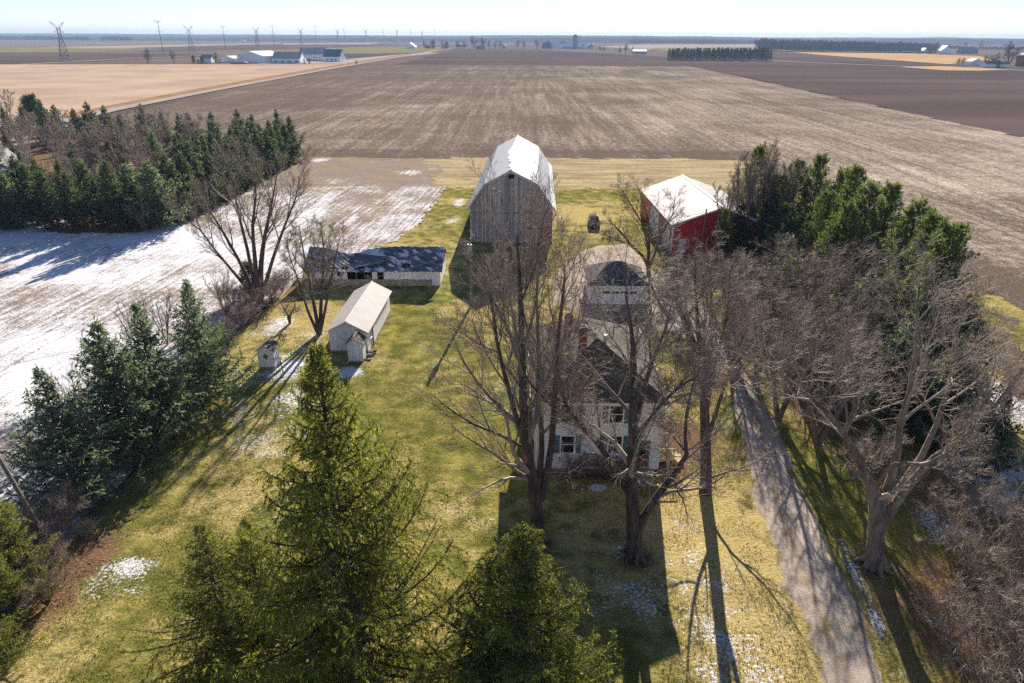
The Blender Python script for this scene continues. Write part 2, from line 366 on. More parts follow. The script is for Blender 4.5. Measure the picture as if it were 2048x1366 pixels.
# one sheet out to the horizon, with the far fields laid on it
m_land = mat_field('farmland', (0.13, 0.098, 0.082), (0.21, 0.16, 0.13), 0.0012, 0.004, 0.2, 0.05)
nR = 96; rr = [0, 30, 120, 400, 1200, 3000, 7000, 16000]
V = [(0, 0, -0.4)]; Fs = []
for k, r in enumerate(rr[1:]): V += [(r*math.cos(2*math.pi*i/nR), r*math.sin(2*math.pi*i/nR), -0.4) for i in range(nR)]
mb = MB(); mb.v = V
for i in range(nR): mb.f.append((0, 1+i, 1+(i+1) % nR))
for k in range(len(rr)-2):
    for i in range(nR):
        a = 1+k*nR; j = (i+1) % nR; mb.f.append((a+i, a+nR+i, a+nR+j, a+j))
tag(mb.build('ground', m_land), kind='structure')
m_dark = mat_field('dark_ploughed_soil', (0.088, 0.064, 0.062), (0.160, 0.118, 0.108), 0.003, 0.02, 0, 0.6)
m_tan = mat_field('tan_corn_stubble', (0.42, 0.30, 0.22), (0.58, 0.43, 0.32), 0.02, 0.02, 0, 0.35)
m_orange = mat_field('orange_grain_stubble', (0.50, 0.31, 0.15), (0.62, 0.41, 0.21), 0.004, 0.01, 0, 0.1)
m_olive = mat_field('winter_wheat', (0.16, 0.15, 0.045), (0.30, 0.26, 0.10), 0.004, 0.01, 0, 0.1)
m_brown = mat_field('brown_soil', (0.17, 0.12, 0.10), (0.27, 0.20, 0.16), 0.003, 0.02, 0, 0.2)
m_pale = mat_field('pale_stubble', (0.36, 0.27, 0.20), (0.48, 0.37, 0.27), 0.003, 0.02, 0, 0.1)
m_road = mat_field('road_gravel', (0.36, 0.31, 0.29), (0.46, 0.40, 0.37), 0.3, 0.02, 0, 1.5)
def patch(name, px, mat, z):
    mb = MB(); q = [G(x, y)+(z,) for x, y in px]
    a = sum(q[i][0]*q[(i+1) % len(q)][1]-q[(i+1) % len(q)][0]*q[i][1] for i in range(len(q)))
    if a < 0: q.reverse()
    mb.face(q); return tag(mb.build(name, mat), kind='structure')
patch('tan_field', [(-500, 129), (690, 128), (760, 116), (770, 118), (400, 183), (215, 225), (60, 262), (-500, 280)], m_tan, -0.12)
patch('dark_field', [(1398, 133.5), (2048, 275), (2400, 340), (2700, 200), (2400, 150), (2048, 141), (1900, 137.5), (1720, 130), (1540, 122), (1400, 130)], m_dark, -0.12)
patch('fallow_field', [(770, 135), (880, 106), (905, 99.5), (1110, 99.5), (1225, 106.5), (1330, 114), (1545, 122.5), (1402, 134)], m_brown if False else m_dark, -0.15)
patch('dark_field', [(-300, 106), (330, 107), (420, 112), (60, 128), (-300, 129)], m_dark, -0.16)
patch('brown_field', [(-300, 85), (150, 84), (520, 84), (300, 90), (100, 93), (-300, 93)], m_brown, -0.2)
patch('wheat_field', [(-200, 93), (180, 94.5), (335, 99), (100, 104), (-200, 106)], m_olive, -0.16)
patch('pale_field', [(80, 94), (560, 85.5), (560, 87), (250, 96), (180, 96)], m_pale, -0.14)
patch('dark_field', [(200, 97.5), (640, 86.5), (840, 89), (730, 94), (500, 97), (330, 103.5)], m_dark, -0.18)
patch('wheat_field', [(470, 106.5), (560, 100), (720, 94.5), (890, 94), (868, 101), (800, 106.5), (610, 107.5)], m_olive, -0.14)
patch('dark_field', [(400, 120), (640, 107.8), (805, 107), (765, 115), (690, 114), (400, 126)], m_dark, -0.13)
patch('pale_field', [(560, 86.8), (760, 85), (740, 88.2), (570, 89)], m_pale, -0.12)
patch('farm_yard', [(430, 127), (560, 124), (680, 121), (720, 115.5), (850, 104.5), (880, 106), (760, 117.5), (690, 127.5)], m_road, -0.11)
patch('orange_field', [(1530, 98), (1640, 104.5), (1819, 107), (1960, 112), (1985, 121), (1895, 128), (1640, 109.5)], m_orange, -0.12)
patch('dark_field', [(1540, 101), (1640, 110), (1895, 128.4), (1940, 130), (1820, 131), (1640, 124), (1540, 117)], m_dark, -0.14)
patch('orange_field', [(1800, 133.5), (1880, 132), (2020, 138.8), (1960, 141), (1890, 140.5)], m_orange, -0.06)
patch('orange_field', [(1195, 93), (1290, 89), (1560, 88), (1500, 97), (1290, 99)], m_pale, -0.13)
patch('olive_field', [(1290, 96), (1560, 94), (1560, 99), (1340, 103)], m_olive, -0.12)
def strip(name, px, wd, mat, z):
    P = [Vector(G(*q)) for q in px]; mb = MB(); L = []
    for i, p in enumerate(P):
        d = (P[min(i+1, len(P)-1)]-P[max(i-1, 0)]).normalized(); n = Vector((-d.y, d.x))*wd/2
        L.append((p+n, p-n))
    for a, b in zip(L[:-1], L[1:]): mb.face([a[1].to_3d()+Vector((0, 0, z)), b[1].to_3d()+Vector((0, 0, z)), b[0].to_3d()+Vector((0, 0, z)), a[0].to_3d()+Vector((0, 0, z))])
    return tag(mb.build(name, mat), kind='structure')
m_verge = mat_field('dry_grass_verge', (0.28, 0.16, 0.085), (0.42, 0.27, 0.14), 0.2, 0.05, 0, 0.8)
strip('verge', [(-260, 300), (100, 243), (230, 214), (400, 180), (640, 137), (800, 111), (880, 99)], 13.5, m_verge, -0.08)
strip('road', [(-260, 302), (120, 243), (235, 217), (410, 183), (650, 139), (800, 113.5), (905, 96)], 7.5, m_road, 0.0)
strip('road', [(880, 97.5), (1000, 98.2), (1102, 100), (1225, 106), (1327, 112), (1543, 121.5), (1812, 132.8), (2047, 140.5), (2500, 150)], 11, m_road, -0.05)
strip('farm_track', [(40, 128.6), (250, 117.5), (420, 110.5), (560, 101), (720, 94.3), (860, 88.5)], 9, m_pale, -0.08)
# ------------------------------------------------------------------ building materials
def mat_plain(name, col, rough=0.7, spec=0.3, metal=0.0, var=0.12, sc=3.0, bump=0.0):
    m, t, b = new_mat(name); p = obj_(t); n = noi(t, p, sc, 4, 0.6)
    dk = tuple(c*(1-var*2) for c in col); lt = tuple(min(1, c*(1+var)) for c in col)
    setb(t, b, mx(t, rng_(t, n, 0.3, 0.7), dk, lt), rough, bmp(t, n, bump, 0.02) if bump else None, spec, metal)
    return m
def mat_boards(name, cols, wdt=0.24, axis='x', gap=(0.02, 0.018, 0.016), stain=0.5, gapw=0.09, rough=0.9, knots=False):
    """upright weathered boards, the boards laid out in object space along x (gables) or y (sides)"""
    m, t, b = new_mat(name); p = obj_(t); s = sepx(t, p)
    xx = s[0] if axis == 'x' else (s[1] if axis == 'y' else ma(t, 'ADD', s[0], s[1]))
    u = ma(t, 'DIVIDE', xx, wdt); fl = ma(t, 'FLOOR', u); fr = ma(t, 'FRACT', u)
    wn = nd(t, 'TexWhiteNoise', {'W': fl}, noise_dimensions='1D').outputs[0]
    cb = nd(t, 'CombineXYZ', {0: ma(t, 'MULTIPLY', xx, 7.0), 1: ma(t, 'MULTIPLY', fl, 3.7), 2: ma(t, 'MULTIPLY', s[2], 0.55)}).outputs[0]
    gr = noi(t, cb, 1.0, 5, 0.65); bg = noi(t, p, 0.45, 4, 0.6)
    f = ma(t, 'ADD', ma(t, 'MULTIPLY', wn, 0.45), ma(t, 'ADD', ma(t, 'MULTIPLY', gr, 0.75), ma(t, 'MULTIPLY', ma(t, 'SUBTRACT', bg, 0.5), stain)))
    c = mx(t, rng_(t, f, 0.3, 0.9), cols[0], cols[1])
    g = ma(t, 'LESS_THAN', fr, gapw)
    g2 = ma(t, 'MULTIPLY', g, rng_(t, noi(t, nd(t, 'CombineXYZ', {0: fl, 2: ma(t, 'MULTIPLY', s[2], 0.4)}).outputs[0], 1.3, 3), 0.35, 0.6, 0.25, 1))
    c = mx(t, g2, c, gap)
    if knots:
        k = noi(t, mp(t, p, (3.2, 3.2, 1.1)), 1.0, 2, 0.5); c = mx(t, rng_(t, k, 0.73, 0.77), c, (0.012, 0.012, 0.012))
    setb(t, b, c, rough, bmp(t, ma(t, 'SUBTRACT', gr, ma(t, 'MULTIPLY', g, 1.5)), 0.5, 0.02), 0.2)
    return m
def mat_ribbed(name, col, period=0.25, axis='x', rough=0.5, var=0.10, metal=0.0, stain=None, spec=0.4):
    m, t, b = new_mat(name); p = obj_(t); s = sepx(t, p)
    xx = {'x': s[0], 'y': s[1], 'z': s[2]}[axis]
    r = ma(t, 'FRACT', ma(t, 'DIVIDE', xx, period)); rib = rng_(t, ma(t, 'ABSOLUTE', ma(t, 'SUBTRACT', r, 0.5)), 0.36, 0.48)
    n = noi(t, p, 0.8, 5, 0.6); st = noi(t, mp(t, p, (2.5, 0.3, 2.5) if axis == 'x' else (0.3, 2.5, 2.5)), 1.0, 4, 0.6)
    c = mx(t, rng_(t, ma(t, 'ADD', ma(t, 'MULTIPLY', n, .5), ma(t, 'MULTIPLY', st, .5)), 0.35, 0.65), tuple(k*(1-var*2) for k in col), tuple(min(k*(1+var), 1) for k in col))
    c = mx(t, ma(t, 'MULTIPLY', rib, 0.16), c, tuple(k*0.4 for k in col))
    if stain: c = mx(t, rng_(t, noi(t, p, 1.3, 5, 0.7), 0.58, 0.75, 0, .7), c, stain)
    setb(t, b, c, rough, bmp(t, rib, 0.5, 0.03), spec, metal)
    return m
def mat_clap(name, col, period=0.13, dirt=(0.35, 0.3, 0.27)):
    m, t, b = new_mat(name); p = obj_(t); s = sepx(t, p)
    r = ma(t, 'FRACT', ma(t, 'DIVIDE', s[2], period))
    n = noi(t, p, 0.6, 5, 0.6); n2 = noi(t, mp(t, p, (6, 6, 0.8)), 1.0, 4, 0.6)
    c = mx(t, rng_(t, n2, 0.5, 0.8, 0, 0.35), col, dirt); c = mx(t, rng_(t, n, 0.4, 0.75, 0, .25), c, dirt)
    c = mx(t, ma(t, 'LESS_THAN', r, 0.14), c, mx(t, 0.4, c, (0.12, 0.11, 0.11)))
    setb(t, b, c, 0.6, bmp(t, ma(t, 'SUBTRACT', 1.0, r), 0.6, 0.02), 0.3)
    return m
def mat_shingle(name, ca, cb, spot=None, spot_amt=0.6, sx=0.3, sy=0.16):
    m, t, b = new_mat(name); p = obj_(t); s = sepx(t, p)
    row = ma(t, 'FLOOR', ma(t, 'DIVIDE', ma(t, 'ADD', s[2], ma(t, 'MULTIPLY', s[1], 0.02)), sy*0.62))
    xx = ma(t, 'ADD', ma(t, 'ADD', s[0], ma(t, 'MULTIPLY', s[1], 1.0)), ma(t, 'MULTIPLY', row, sx*0.37))
    cell = ma(t, 'FLOOR', ma(t, 'DIVIDE', xx, sx))
    wn = nd(t, 'TexWhiteNoise', {'Vector': nd(t, 'CombineXYZ', {0: cell, 1: row}).outputs[0]}, noise_dimensions='3D').outputs[0]
    n = noi(t, p, 0.9, 5, 0.65); n2 = noi(t, p, 6, 3, 0.6)
    f = ma(t, 'ADD', ma(t, 'MULTIPLY', wn, 0.5), ma(t, 'ADD', ma(t, 'MULTIPLY', n, 0.5), ma(t, 'MULTIPLY', ma(t, 'SUBTRACT', n2, 0.5), 0.4)))
    c = mx(t, rng_(t, f, 0.25, 0.8), ca, cb)
    if spot: c = mx(t, rng_(t, ma(t, 'ADD', wn, ma(t, 'MULTIPLY', ma(t, 'SUBTRACT', n, 0.5), 1.2)), spot_amt, spot_amt+0.18), c, spot)
    setb(t, b, c, 0.9, bmp(t, ma(t, 'ADD', wn, n2), 0.4, 0.02), 0.2)
    return m
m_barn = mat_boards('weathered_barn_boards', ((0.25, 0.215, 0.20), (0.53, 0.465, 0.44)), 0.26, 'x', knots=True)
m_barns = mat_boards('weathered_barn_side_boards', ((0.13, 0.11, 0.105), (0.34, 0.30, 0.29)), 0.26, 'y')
m_redboard = mat_boards('red_painted_boards', ((0.22, 0.02, 0.025), (0.42, 0.04, 0.045)), 0.22, 'x')
m_barnroof = mat_ribbed('pale_metal_roofing', (0.36, 0.38, 0.415), 0.6, 'y', 0.7, 0.08, 0.0, None, .1)
m_eave = mat_plain('eave_metal', (0.66, 0.67, 0.68), 0.7, .1)
m_snow = mat_plain('snow', (0.86, 0.87, 0.9), 0.7, 0.2, 0, 0.03, 5, 0.4)
m_fascia = mat_plain('weathered_pale_fascia', (0.50, 0.56, 0.52), 0.8)
m_dark = mat_plain('dark_opening', (0.012, 0.011, 0.012), 0.95, 0.0)
m_wwood = mat_boards('white_painted_boards', ((0.76, 0.74, 0.745), (0.92, 0.905, 0.91)), 0.28, 'sum', gap=(0.66, 0.64, 0.64), stain=0.2)
m_white = mat_plain('white_paint', (0.80, 0.79, 0.78), 0.6, 0.3, 0, 0.06)
m_conc = mat_plain('concrete', (0.36, 0.32, 0.27), 0.9, 0.2, 0, 0.2, 2.5, 0.3)
m_stone = mat_plain('field_stone', (0.22, 0.18, 0.155), 0.9, 0.2, 0, 0.35, 5, 0.6)
m_brick = mat_plain('brick', (0.30, 0.105, 0.07), 0.9, 0.2, 0, 0.3, 9, 0.5)
m_tin = mat_ribbed('corrugated_tin', (0.47, 0.43, 0.405), 0.34, 'y', 0.7, 0.07, 0.0, (0.44, 0.37, 0.32), .1)
m_moss = mat_shingle('mossy_shingles', (0.09, 0.07, 0.055), (0.22, 0.18, 0.14), (0.55, 0.5, 0.46), 0.8, 0.22, 0.2)
m_oldsh = mat_shingle('old_frosted_shingles', (0.10, 0.11, 0.135), (0.26, 0.28, 0.325), (0.66, 0.68, 0.72), 0.66, 0.62, 0.5)
m_roofh = mat_shingle('house_shingles', (0.068, 0.060, 0.046), (0.135, 0.122, 0.088), None, 0, 0.3, 0.2)
m_roofg = mat_shingle('garage_shingles', (0.07, 0.065, 0.07), (0.14, 0.125, 0.125), None, 0, 0.3, 0.2)
m_clap = mat_clap('white_clapboard', (0.90, 0.865, 0.865))
m_teal = mat_plain('teal_shutter_paint', (0.10, 0.20, 0.235), 0.6)
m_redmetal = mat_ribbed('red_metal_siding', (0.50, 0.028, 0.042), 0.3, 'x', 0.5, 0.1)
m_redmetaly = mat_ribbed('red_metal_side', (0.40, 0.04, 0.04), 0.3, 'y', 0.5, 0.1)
m_wroof = mat_ribbed('white_metal_roofing', (0.41, 0.395, 0.385), 0.45, 'y', 0.7, 0.10, 0.0, (0.46, 0.42, 0.39), .1)
m_wdoor = mat_ribbed('white_metal_door', (0.72, 0.71, 0.72), 0.3, 'y', 0.5, 0.06)
m_wood = mat_plain('grey_weathered_wood', (0.23, 0.19, 0.16), 0.9, 0.2, 0, 0.3, 8, 0.4)
m_palewood = mat_plain('new_yellow_lumber', (0.50, 0.38, 0.19), 0.8, 0.2, 0, 0.2, 6)
m_steel = mat_plain('galvanised_steel', (0.40, 0.41, 0.42), 0.45, 0.5, 0.4)
m_wire = mat_plain('aluminium_wire', (0.30, 0.29, 0.28), 0.8, 0.1, 0)
mg, tg, bg_ = new_mat('window_glass'); setb(tg, bg_, (0.015, 0.018, 0.022), 0.06, None, 0.6)
def window(parent, x, y, z, wd, ht, face='front', mullion=True, shutters=True, fw=0.11, mat=None):
    """a sash window on the wall plane (front: y; left: x) with its pane, sill and shutters"""
    def bx(mb, a0, a1, d0, d1, z0, z1):
        if face == 'front': mb.box(x+a0, x+a1, y-d1, y-d0, z+z0, z+z1)
        elif face == 'left': mb.box(x-d1, x-d0, y+a0, y+a1, z+z0, z+z1)
        elif face == 'right': mb.box(x+d0, x+d1, y+a0, y+a1, z+z0, z+z1)
        else: mb.box(x+a0, x+a1, y+d0, y+d1, z+z0, z+z1)
    h = wd/2
    f = MB()
    bx(f, -h-fw, -h, 0.0, 0.07, -fw, ht+fw); bx(f, h, h+fw, 0.0, 0.07, -fw, ht+fw)
    bx(f, -h, h, 0.0, 0.07, ht, ht+fw); bx(f, -h, h, 0.0, 0.07, -fw, 0)
    if mullion: bx(f, -h, h, 0.012, 0.05, ht*0.5-0.03, ht*0.5+0.03)
    wn = f.build('window', mat or m_white, parent)
    g = MB(); bx(g, -h, h, 0.004, 0.010, 0, ht); g.build('pane', mg, wn)
    s = MB(); bx(s, -h-fw-.05, h+fw+.05, 0.0, 0.13, -fw-.06, -fw-.003); s.build('sill', mat or m_white, wn)
    if shutters:
        for sg in (-1, 1):
            q = MB(); a0, a1 = sorted((sg*(h+fw+.02), sg*(h+fw+.42)))
            bx(q, a0, a0+.05, 0, .05, -.06, ht+.06); bx(q, a1-.05, a1, 0, .05, -.06, ht+.06)
            for k in range(12):
                z0 = -.06+k*(ht+.06)/11.6; bx(q, a0+.05, a1-.05, 0.005, .03+.0, z0, z0+.085)
            bx(q, a0+.05, a1-.05, 0.0, .012, -.05, ht+.05)
            q.build('shutter', m_teal, parent)
    return wn

# ------------------------------------------------------------------ the big barn
barn = root('barn', 'tall weathered grey wooden barn with a pale gambrel metal roof', 'barn', (-0.25, 106.0, 0), R_(-1.9))
L = 39.5
gam = [(-6.5, 0), (6.5, 0), (6.5, 5.6), (4.05, 9.15), (0, 11.2), (-4.05, 9.15), (-6.5, 5.6)]
MB().prism(gam, 0, 0.16).build('front_wall', m_barn, barn)
MB().prism(gam, L-0.16, L).build('back_wall', m_barn, barn)
for s in (-1, 1): MB().box(min(s*6.34, s*6.5), max(s*6.34, s*6.5), 0.163, L-0.163, 0, 5.6).build('side_wall', m_barns, barn)
def roofpanels(parent, prof, y0, y1, th, mat, name='roof'):
    mb = MB()
    for (xa, za), (xb, zb) in zip(prof[:-1], prof[1:]):
        mb.slab([(xa, y0, za), (xa, y1, za), (xb, y1, zb), (xb, y0, zb)][::-1] if False else [(xa, y0, za), (xb, y0, zb), (xb, y1, zb), (xa, y1, za)], th)
    return mb.build(name, mat, parent)
rf = roofpanels(barn, [(-7.0, 5.28), (-4.2, 9.36), (0, 11.5)], -0.45, L+.3, .1, m_barnroof)
roofpanels(barn, [(0, 11.5), (4.2, 9.36), (6.35, 6.22)], -0.45, L+.3, .1, m_barnroof)
roofpanels(barn, [(6.36, 6.24), (7.05, 5.42)], -0.5, L+.35, .1, m_eave, 'eave_panel')
MB().tube([(-.02, -.45, 11.54), (-.02, L+.3, 11.54)], .13, 6).build('ridge_cap', m_eave, rf)
mb = MB(); rnd = random.Random(4); n = 70; ed = 0.9   # ragged strip of snow lying under the ridge
xs = []
for i in range(n+1):
    ed += rnd.uniform(-.28, .28); ed = min(max(ed, .35), 1.5); xs.append(ed*(0.75+.35*i/n))
for i in range(n):
    y0, y1 = -.3+i*L/n, -.3+(i+1)*L/n
    P = lambda x, y, dz: (-x, y, 11.5-x*0.5095+dz)
    mb.face([P(xs[i], y0, .012), P(.12, y0, .012), P(.12, y0, .14), P(xs[i]*.92, y0, .07)]); mb.face([P(xs[i], y0, .012), P(xs[i]*.92, y0, .07), P(xs[i+1]*.92, y1, .07), P(xs[i+1], y1, .012)])
    mb.face([P(xs[i]*.92, y0, .07), P(.12, y0, .14), P(.12, y1, .14), P(xs[i+1]*.92, y1, .07)])
mb.build('roof_snow', m_snow, rf)
mb = MB()
for s in (-1, 1):
    for (xa, za), (xb, zb) in (((0, 11.36), (4.15, 9.26)), ((4.15, 9.26), (6.9, 5.24))):
        mb.hexa([(s*xa, -.47, za-.22), (s*xb, -.47, zb-.22), (s*xb, -.40, zb-.22), (s*xa, -.40, za-.22), (s*xa, -.47, za), (s*xb, -.47, zb), (s*xb, -.40, zb), (s*xa, -.40, za)])
mb.build('fascia', m_fascia, barn)
MB().box(-6.52, 6.52, -.045, -.002, 4.72, 4.84).build('drip_board', m_wood, barn)
MB().box(-.42, .42, -.03, -.003, 10.15, 10.72).build('loft_vent', m_dark, barn)
rd = MB().box(4.6, 6.42, -.085, -.01, 0.0, 2.35).build('sliding_door', m_redboard, barn)
MB().box(2.4, 6.45, -.12, -.088, 2.40, 2.56).build('door_track', m_redboard, barn)
MB().box(2.55, 4.55, -.05, -.004, 0.05, 2.3).build('board_door', m_barn, barn)
MB().box(1.95, 2.08, -.012, -.003, .5, 1.9).build('gap', m_dark, barn)
for q in ((1.5, 1.62, 5.5, 6.2), (-2.6, -2.54, 7.2, 8.4), (-1.5, -1.38, 6.1, 7.0)): MB().box(q[0], q[1], -.012, -.003, q[2], q[3]).build('gap', m_dark, barn)
MB().box(-6.3, -5.75, -.10, -.002, 1.25, 1.36).box(-6.3, -5.75, -.10, -.002, 0.95, 1.06).build('meter_bracket', m_white, barn)
MB().box(-6.6, 6.6, -.10, -.0, -.2, 0.12).box(-6.62, -6.502, 0, L, -.2, .4).box(6.502, 6.62, 0, L, -.2, .4).build('foundation', m_conc, barn)

# ------------------------------------------------------------------ the long shed with the sagging, broken roof
ls = root('collapsing_shed', 'long low white shed with a sagging holed shingle roof', 'shed', (-18.2, 85.2, 0), R_(0.2))
X0, X1, D = -8.75, 8.75, 7.6
def sag(x):      # ridge height
    return 4.25-0.95*math.exp(-((x+3.6)/2.9)**2)-0.05*math.sin(x*1.3)
def esag(x): return 2.12-0.12*math.exp(-((x+2.5)/3.5)**2)
hz = np.random.RandomState(12)
holes = [(-7.6, .28, .5, .16), (-6.4, .36, .5, .2), (-3.9, .22, .6, .13), (-1.6, .24, 1.0, .11), (.1, .25, 1.3, .10), (1.55, .40, .5, .16), (4.2, .24, 1.0, .13), (-8.2, .5, .3, .1), (-5.2, .14, .4, .1)]
def roofgrid(y_e, y_r, flip, hol):
    nx, ny = 150, 40; V = []; F = []
    for j in range(ny+1):
        for i in range(nx+1):
            x = X0-.3+(X1-X0+.6)*i/nx; t = j/ny
            z = esag(x)+(sag(x)-esag(x))*t-0.18*math.sin(t*math.pi)*math.exp(-((x+3.2)/3)**2)+0.02*math.sin(x*7+j)
            V.append((x, y_e+(y_r-y_e)*t, z))
    for j in range(ny):
        for i in range(nx):
            x = X0-.3+(X1-X0+.6)*(i+.5)/nx; t = (j+.5)/ny
            if hol:
                q = min(((x-a)/c)**2+((t-b)/d)**2 for a, b, c, d in holes)
                if q+hz.uniform(-.55, .55) < 0.75: continue
                if t < .12 and -5.2 < x < -1 and hz.rand() < .35: continue
            a = j*(nx+1)+i; f = (a, a+1, a+nx+2, a+nx+1)
            F.append(f if not flip else f[::-1])
    return V, F
for ye, yr, fl, hol, nm in ((-.45, 3.8, False, True, 'roof'), (D+.4, 3.8, True, False, 'roof_back')):
    V, F = roofgrid(ye, yr, fl, hol)
    o = link('roof', np_mesh('roof', V, F, m_oldsh), ls)
    sm = o.modifiers.new('thickness', 'SOLIDIFY'); sm.thickness = 0.07; sm.offset = -1
def wallseg(mb, xs, z0, z1, y0=0.0, y1=0.12):
    for a, b in xs: mb.box(a, b, y0, y1, z0, z1)
mb = MB(); zt = 2.0
wallseg(mb, [(-8.75, -4.75), (-4.15, -3.45), (-.2, .48), (1.36, 8.75)], 0.86, zt)
mb.box(-4.75, -4.15, .0, .12, .86, 1.2); mb.box(-3.45, -.2, .0, .12, 1.86, zt); mb.box(.48, 1.36, .0, .12, 1.84, zt)
wallseg(mb, [(-8.75, -7.75), (7.6, 8.75)], 0.0, 0.857)
mb.build('front_wall', m_wwood, ls)
MB().box(-7.75, 7.6, -.12, .14, 0, .857).build('foundation', m_conc, ls)
for s in (-1, 1):
    xa, xb = (X0, X0+.12) if s < 0 else (X1-.12, X1)
    zr = sag(s*8.7)-.12
    mb = MB(); V = [(xa, .123, 0), (xa, D-.123, 0), (xa, D-.123, 2.0), (xa, 3.8, zr), (xa, .123, 2.0)]
    W2 = [(xb, y, z) for _, y, z in V]; mb.face(V[::-1]); mb.face(W2)
    for k in range(5): j = (k+1) % 5; mb.face([V[k], V[j], W2[j], W2[k]])
    mb.build('end_wall', m_wwood, ls)
MB().box(X0, X1, D-.12, D, 0, 2.0).build('back_wall', m_wwood, ls)
MB().box(X0+.12, X1-.12, .14, D-.12, -.05, .06).build('floor', m_dark, ls)
MB().box(.52, .60, .02, .1, .06, 1.84).box(1.24, 1.33, .02, .1, .06, 1.84).build('door_jamb', m_wood, ls)
mb = MB()
for x in (-4.4, -2.3, -1.2, 2.5, 5): mb.box(x-.07, x+.07, .2, .34, .06, 2.0)
for x in np.arange(-8.4, 8.6, .9): mb.slab([(x, -.3, esag(x)-.09), (x+.09, -.3, esag(x)-.09), (x+.09, 3.75, sag(x)-.12), (x, 3.75, sag(x)-.12)], .12)
mb.build('rafters', m_wood, ls)
MB().slab([(8.78, -.45, 2.05), (9.07, -.45, 2.0), (9.07, 3.9, 4.12), (8.78, 3.9, 4.22)], .06).build('barge_board', m_white, ls)
o = MB().box(-1.05, -.45, .5, 1.3, .06, .95).box(-1.0, -.7, .45, .8, .953, 1.3).build('old_crate', m_palewood, None, bevel=.02); tag(o, 'pale broken crate inside the wide opening of the long white shed', 'crate'); o.location = ls.location
o = MB().slab([(-2.2, 3.1, .14), (-1.1, 2.9, .14), (-1.0, 3.15, .16), (-2.1, 3.4, .16)], .05).build('fallen_board', m_white, None); tag(o, 'white board lying on the ground in front of the long shed', 'board'); o.location = (-18.2, 78.6, 0); o.rotation_euler = (0, 0, 0)

# ------------------------------------------------------------------ the white shed with a tin roof
ws = root('white_shed', 'small white gabled shed with a ribbed tan metal roof', 'shed', (-16.85, 64.25, 0), R_(-1.7))
def gable_house(r, hw, dep, eave, peak, m_gab, m_side, m_rf, ov=.25, ovf=.25, th=.07, xoff=0.0):
    pk = peak-.08; g = [(-hw, 0), (hw, 0), (hw, eave), (0, pk), (-hw, eave)]
    MB().prism(g, 0, .1).build('front_wall', m_gab, r); MB().prism(g, dep-.1, dep).build('back_wall', m_gab, r)
    for s in (-1, 1): MB().box(min(s*hw, s*(hw-.1)), max(s*hw, s*(hw-.1)), .103, dep-.103, 0, eave).build('side_wall', m_side, r)
    sl = (pk-eave)/hw
    z0 = eave-sl*ov+.09
    a = roofpanels(r, [(-hw-ov, z0), (0, peak+.02)], -ovf, dep+ovf, th, m_rf); b = roofpanels(r, [(0, peak+.02), (hw+ov, z0)], -ovf, dep+ovf, th, m_rf)
    return a, b
ra, rb = gable_house(ws, 1.98, 11.6, 2.5, 3.62, m_wwood, m_wwood, m_tin, .28, .45)
MB().tube([(0, -.45, 3.66), (0, 12.05, 3.66)], .07, 6).build('ridge_cap', m_white, rb)
MB().box(1.982, 2.05, 2.3, 3.9, .1, 2.1).build('sliding_door', m_wwood, ws)
MB().box(1.99, 2.10, 2.1, 2.28, .05, 2.2).build('door_post', m_wood, ws)
window(ws, 1.982, 1.3, 1.25, .5, .6, 'right', False, False, .06)
MB().box(1.985, 2.04, 4.0, 11.5, .0, .25).build('skirting', m_conc, ws); MB().box(-1.97, 1.97, -.05, -.003, 0, .22).build('skirting', m_conc, ws)

# ------------------------------------------------------------------ two privies
def privy(lbl, loc, rz, hw, dep, eave, peak, diamond, base):
    r = root('outhouse', lbl, 'outhouse', loc, rz)
    if base: MB().box(-hw-.03, hw+.03, -.04, dep+.04, 0, .3).build('base', m_conc, r)
    a, b = gable_house(r, hw, dep, eave, peak, m_wwood, m_wwood, m_moss, .16, .18, .06)
    MB().box(-.09, .09, -.2, dep+.2, peak+.015, peak+.09).build('ridge_board', m_wood, r)
    mb = MB(); rn = random.Random(7)
    for k in range(26):   # loose curled shingles and snow crumbs
        x = rn.uniform(.05, hw); y = rn.uniform(-.1, dep); z = peak-(peak-eave)*x/hw+.05
        mb.slab([(x, y, z), (x+.16, y+.02, z-.10), (x+.15, y+.2, z-.06), (x, y+.18, z+.05)], .02)
    mb.build('loose_shingles', m_moss, r)['kind'] = 'stuff'
    if diamond:
        MB().hexa([(-.28, -.03, 1.42), (0, -.03, 1.08), (.28, -.03, 1.42), (0, -.03, 1.76)]+[(-.28, -.004, 1.42), (0, -.004, 1.08), (.28, -.004, 1.42), (0, -.004, 1.76)]).build('diamond_vent', m_wood, r)
    MB().box(hw+.002, hw+.035, .18, dep-.2, .25, 1.85).build('door', m_wwood, r)
    for s in (-1, 1): MB().box(s*hw-.06, s*hw+.06, -.025, -.002, .0, eave-.02).build('corner_board', m_white, r)
    return r
privy('white outhouse with mossy roof against the tin roofed shed', (-15.72, 62.1, 0), R_(-1.5), .72, 1.35, 2.05, 2.72, False, False)
privy('white outhouse with a dark diamond vent standing alone on snowy grass', (-24.02, 60.15, 0), R_(-2), .74, 1.5, 2.12, 2.66, True, True)
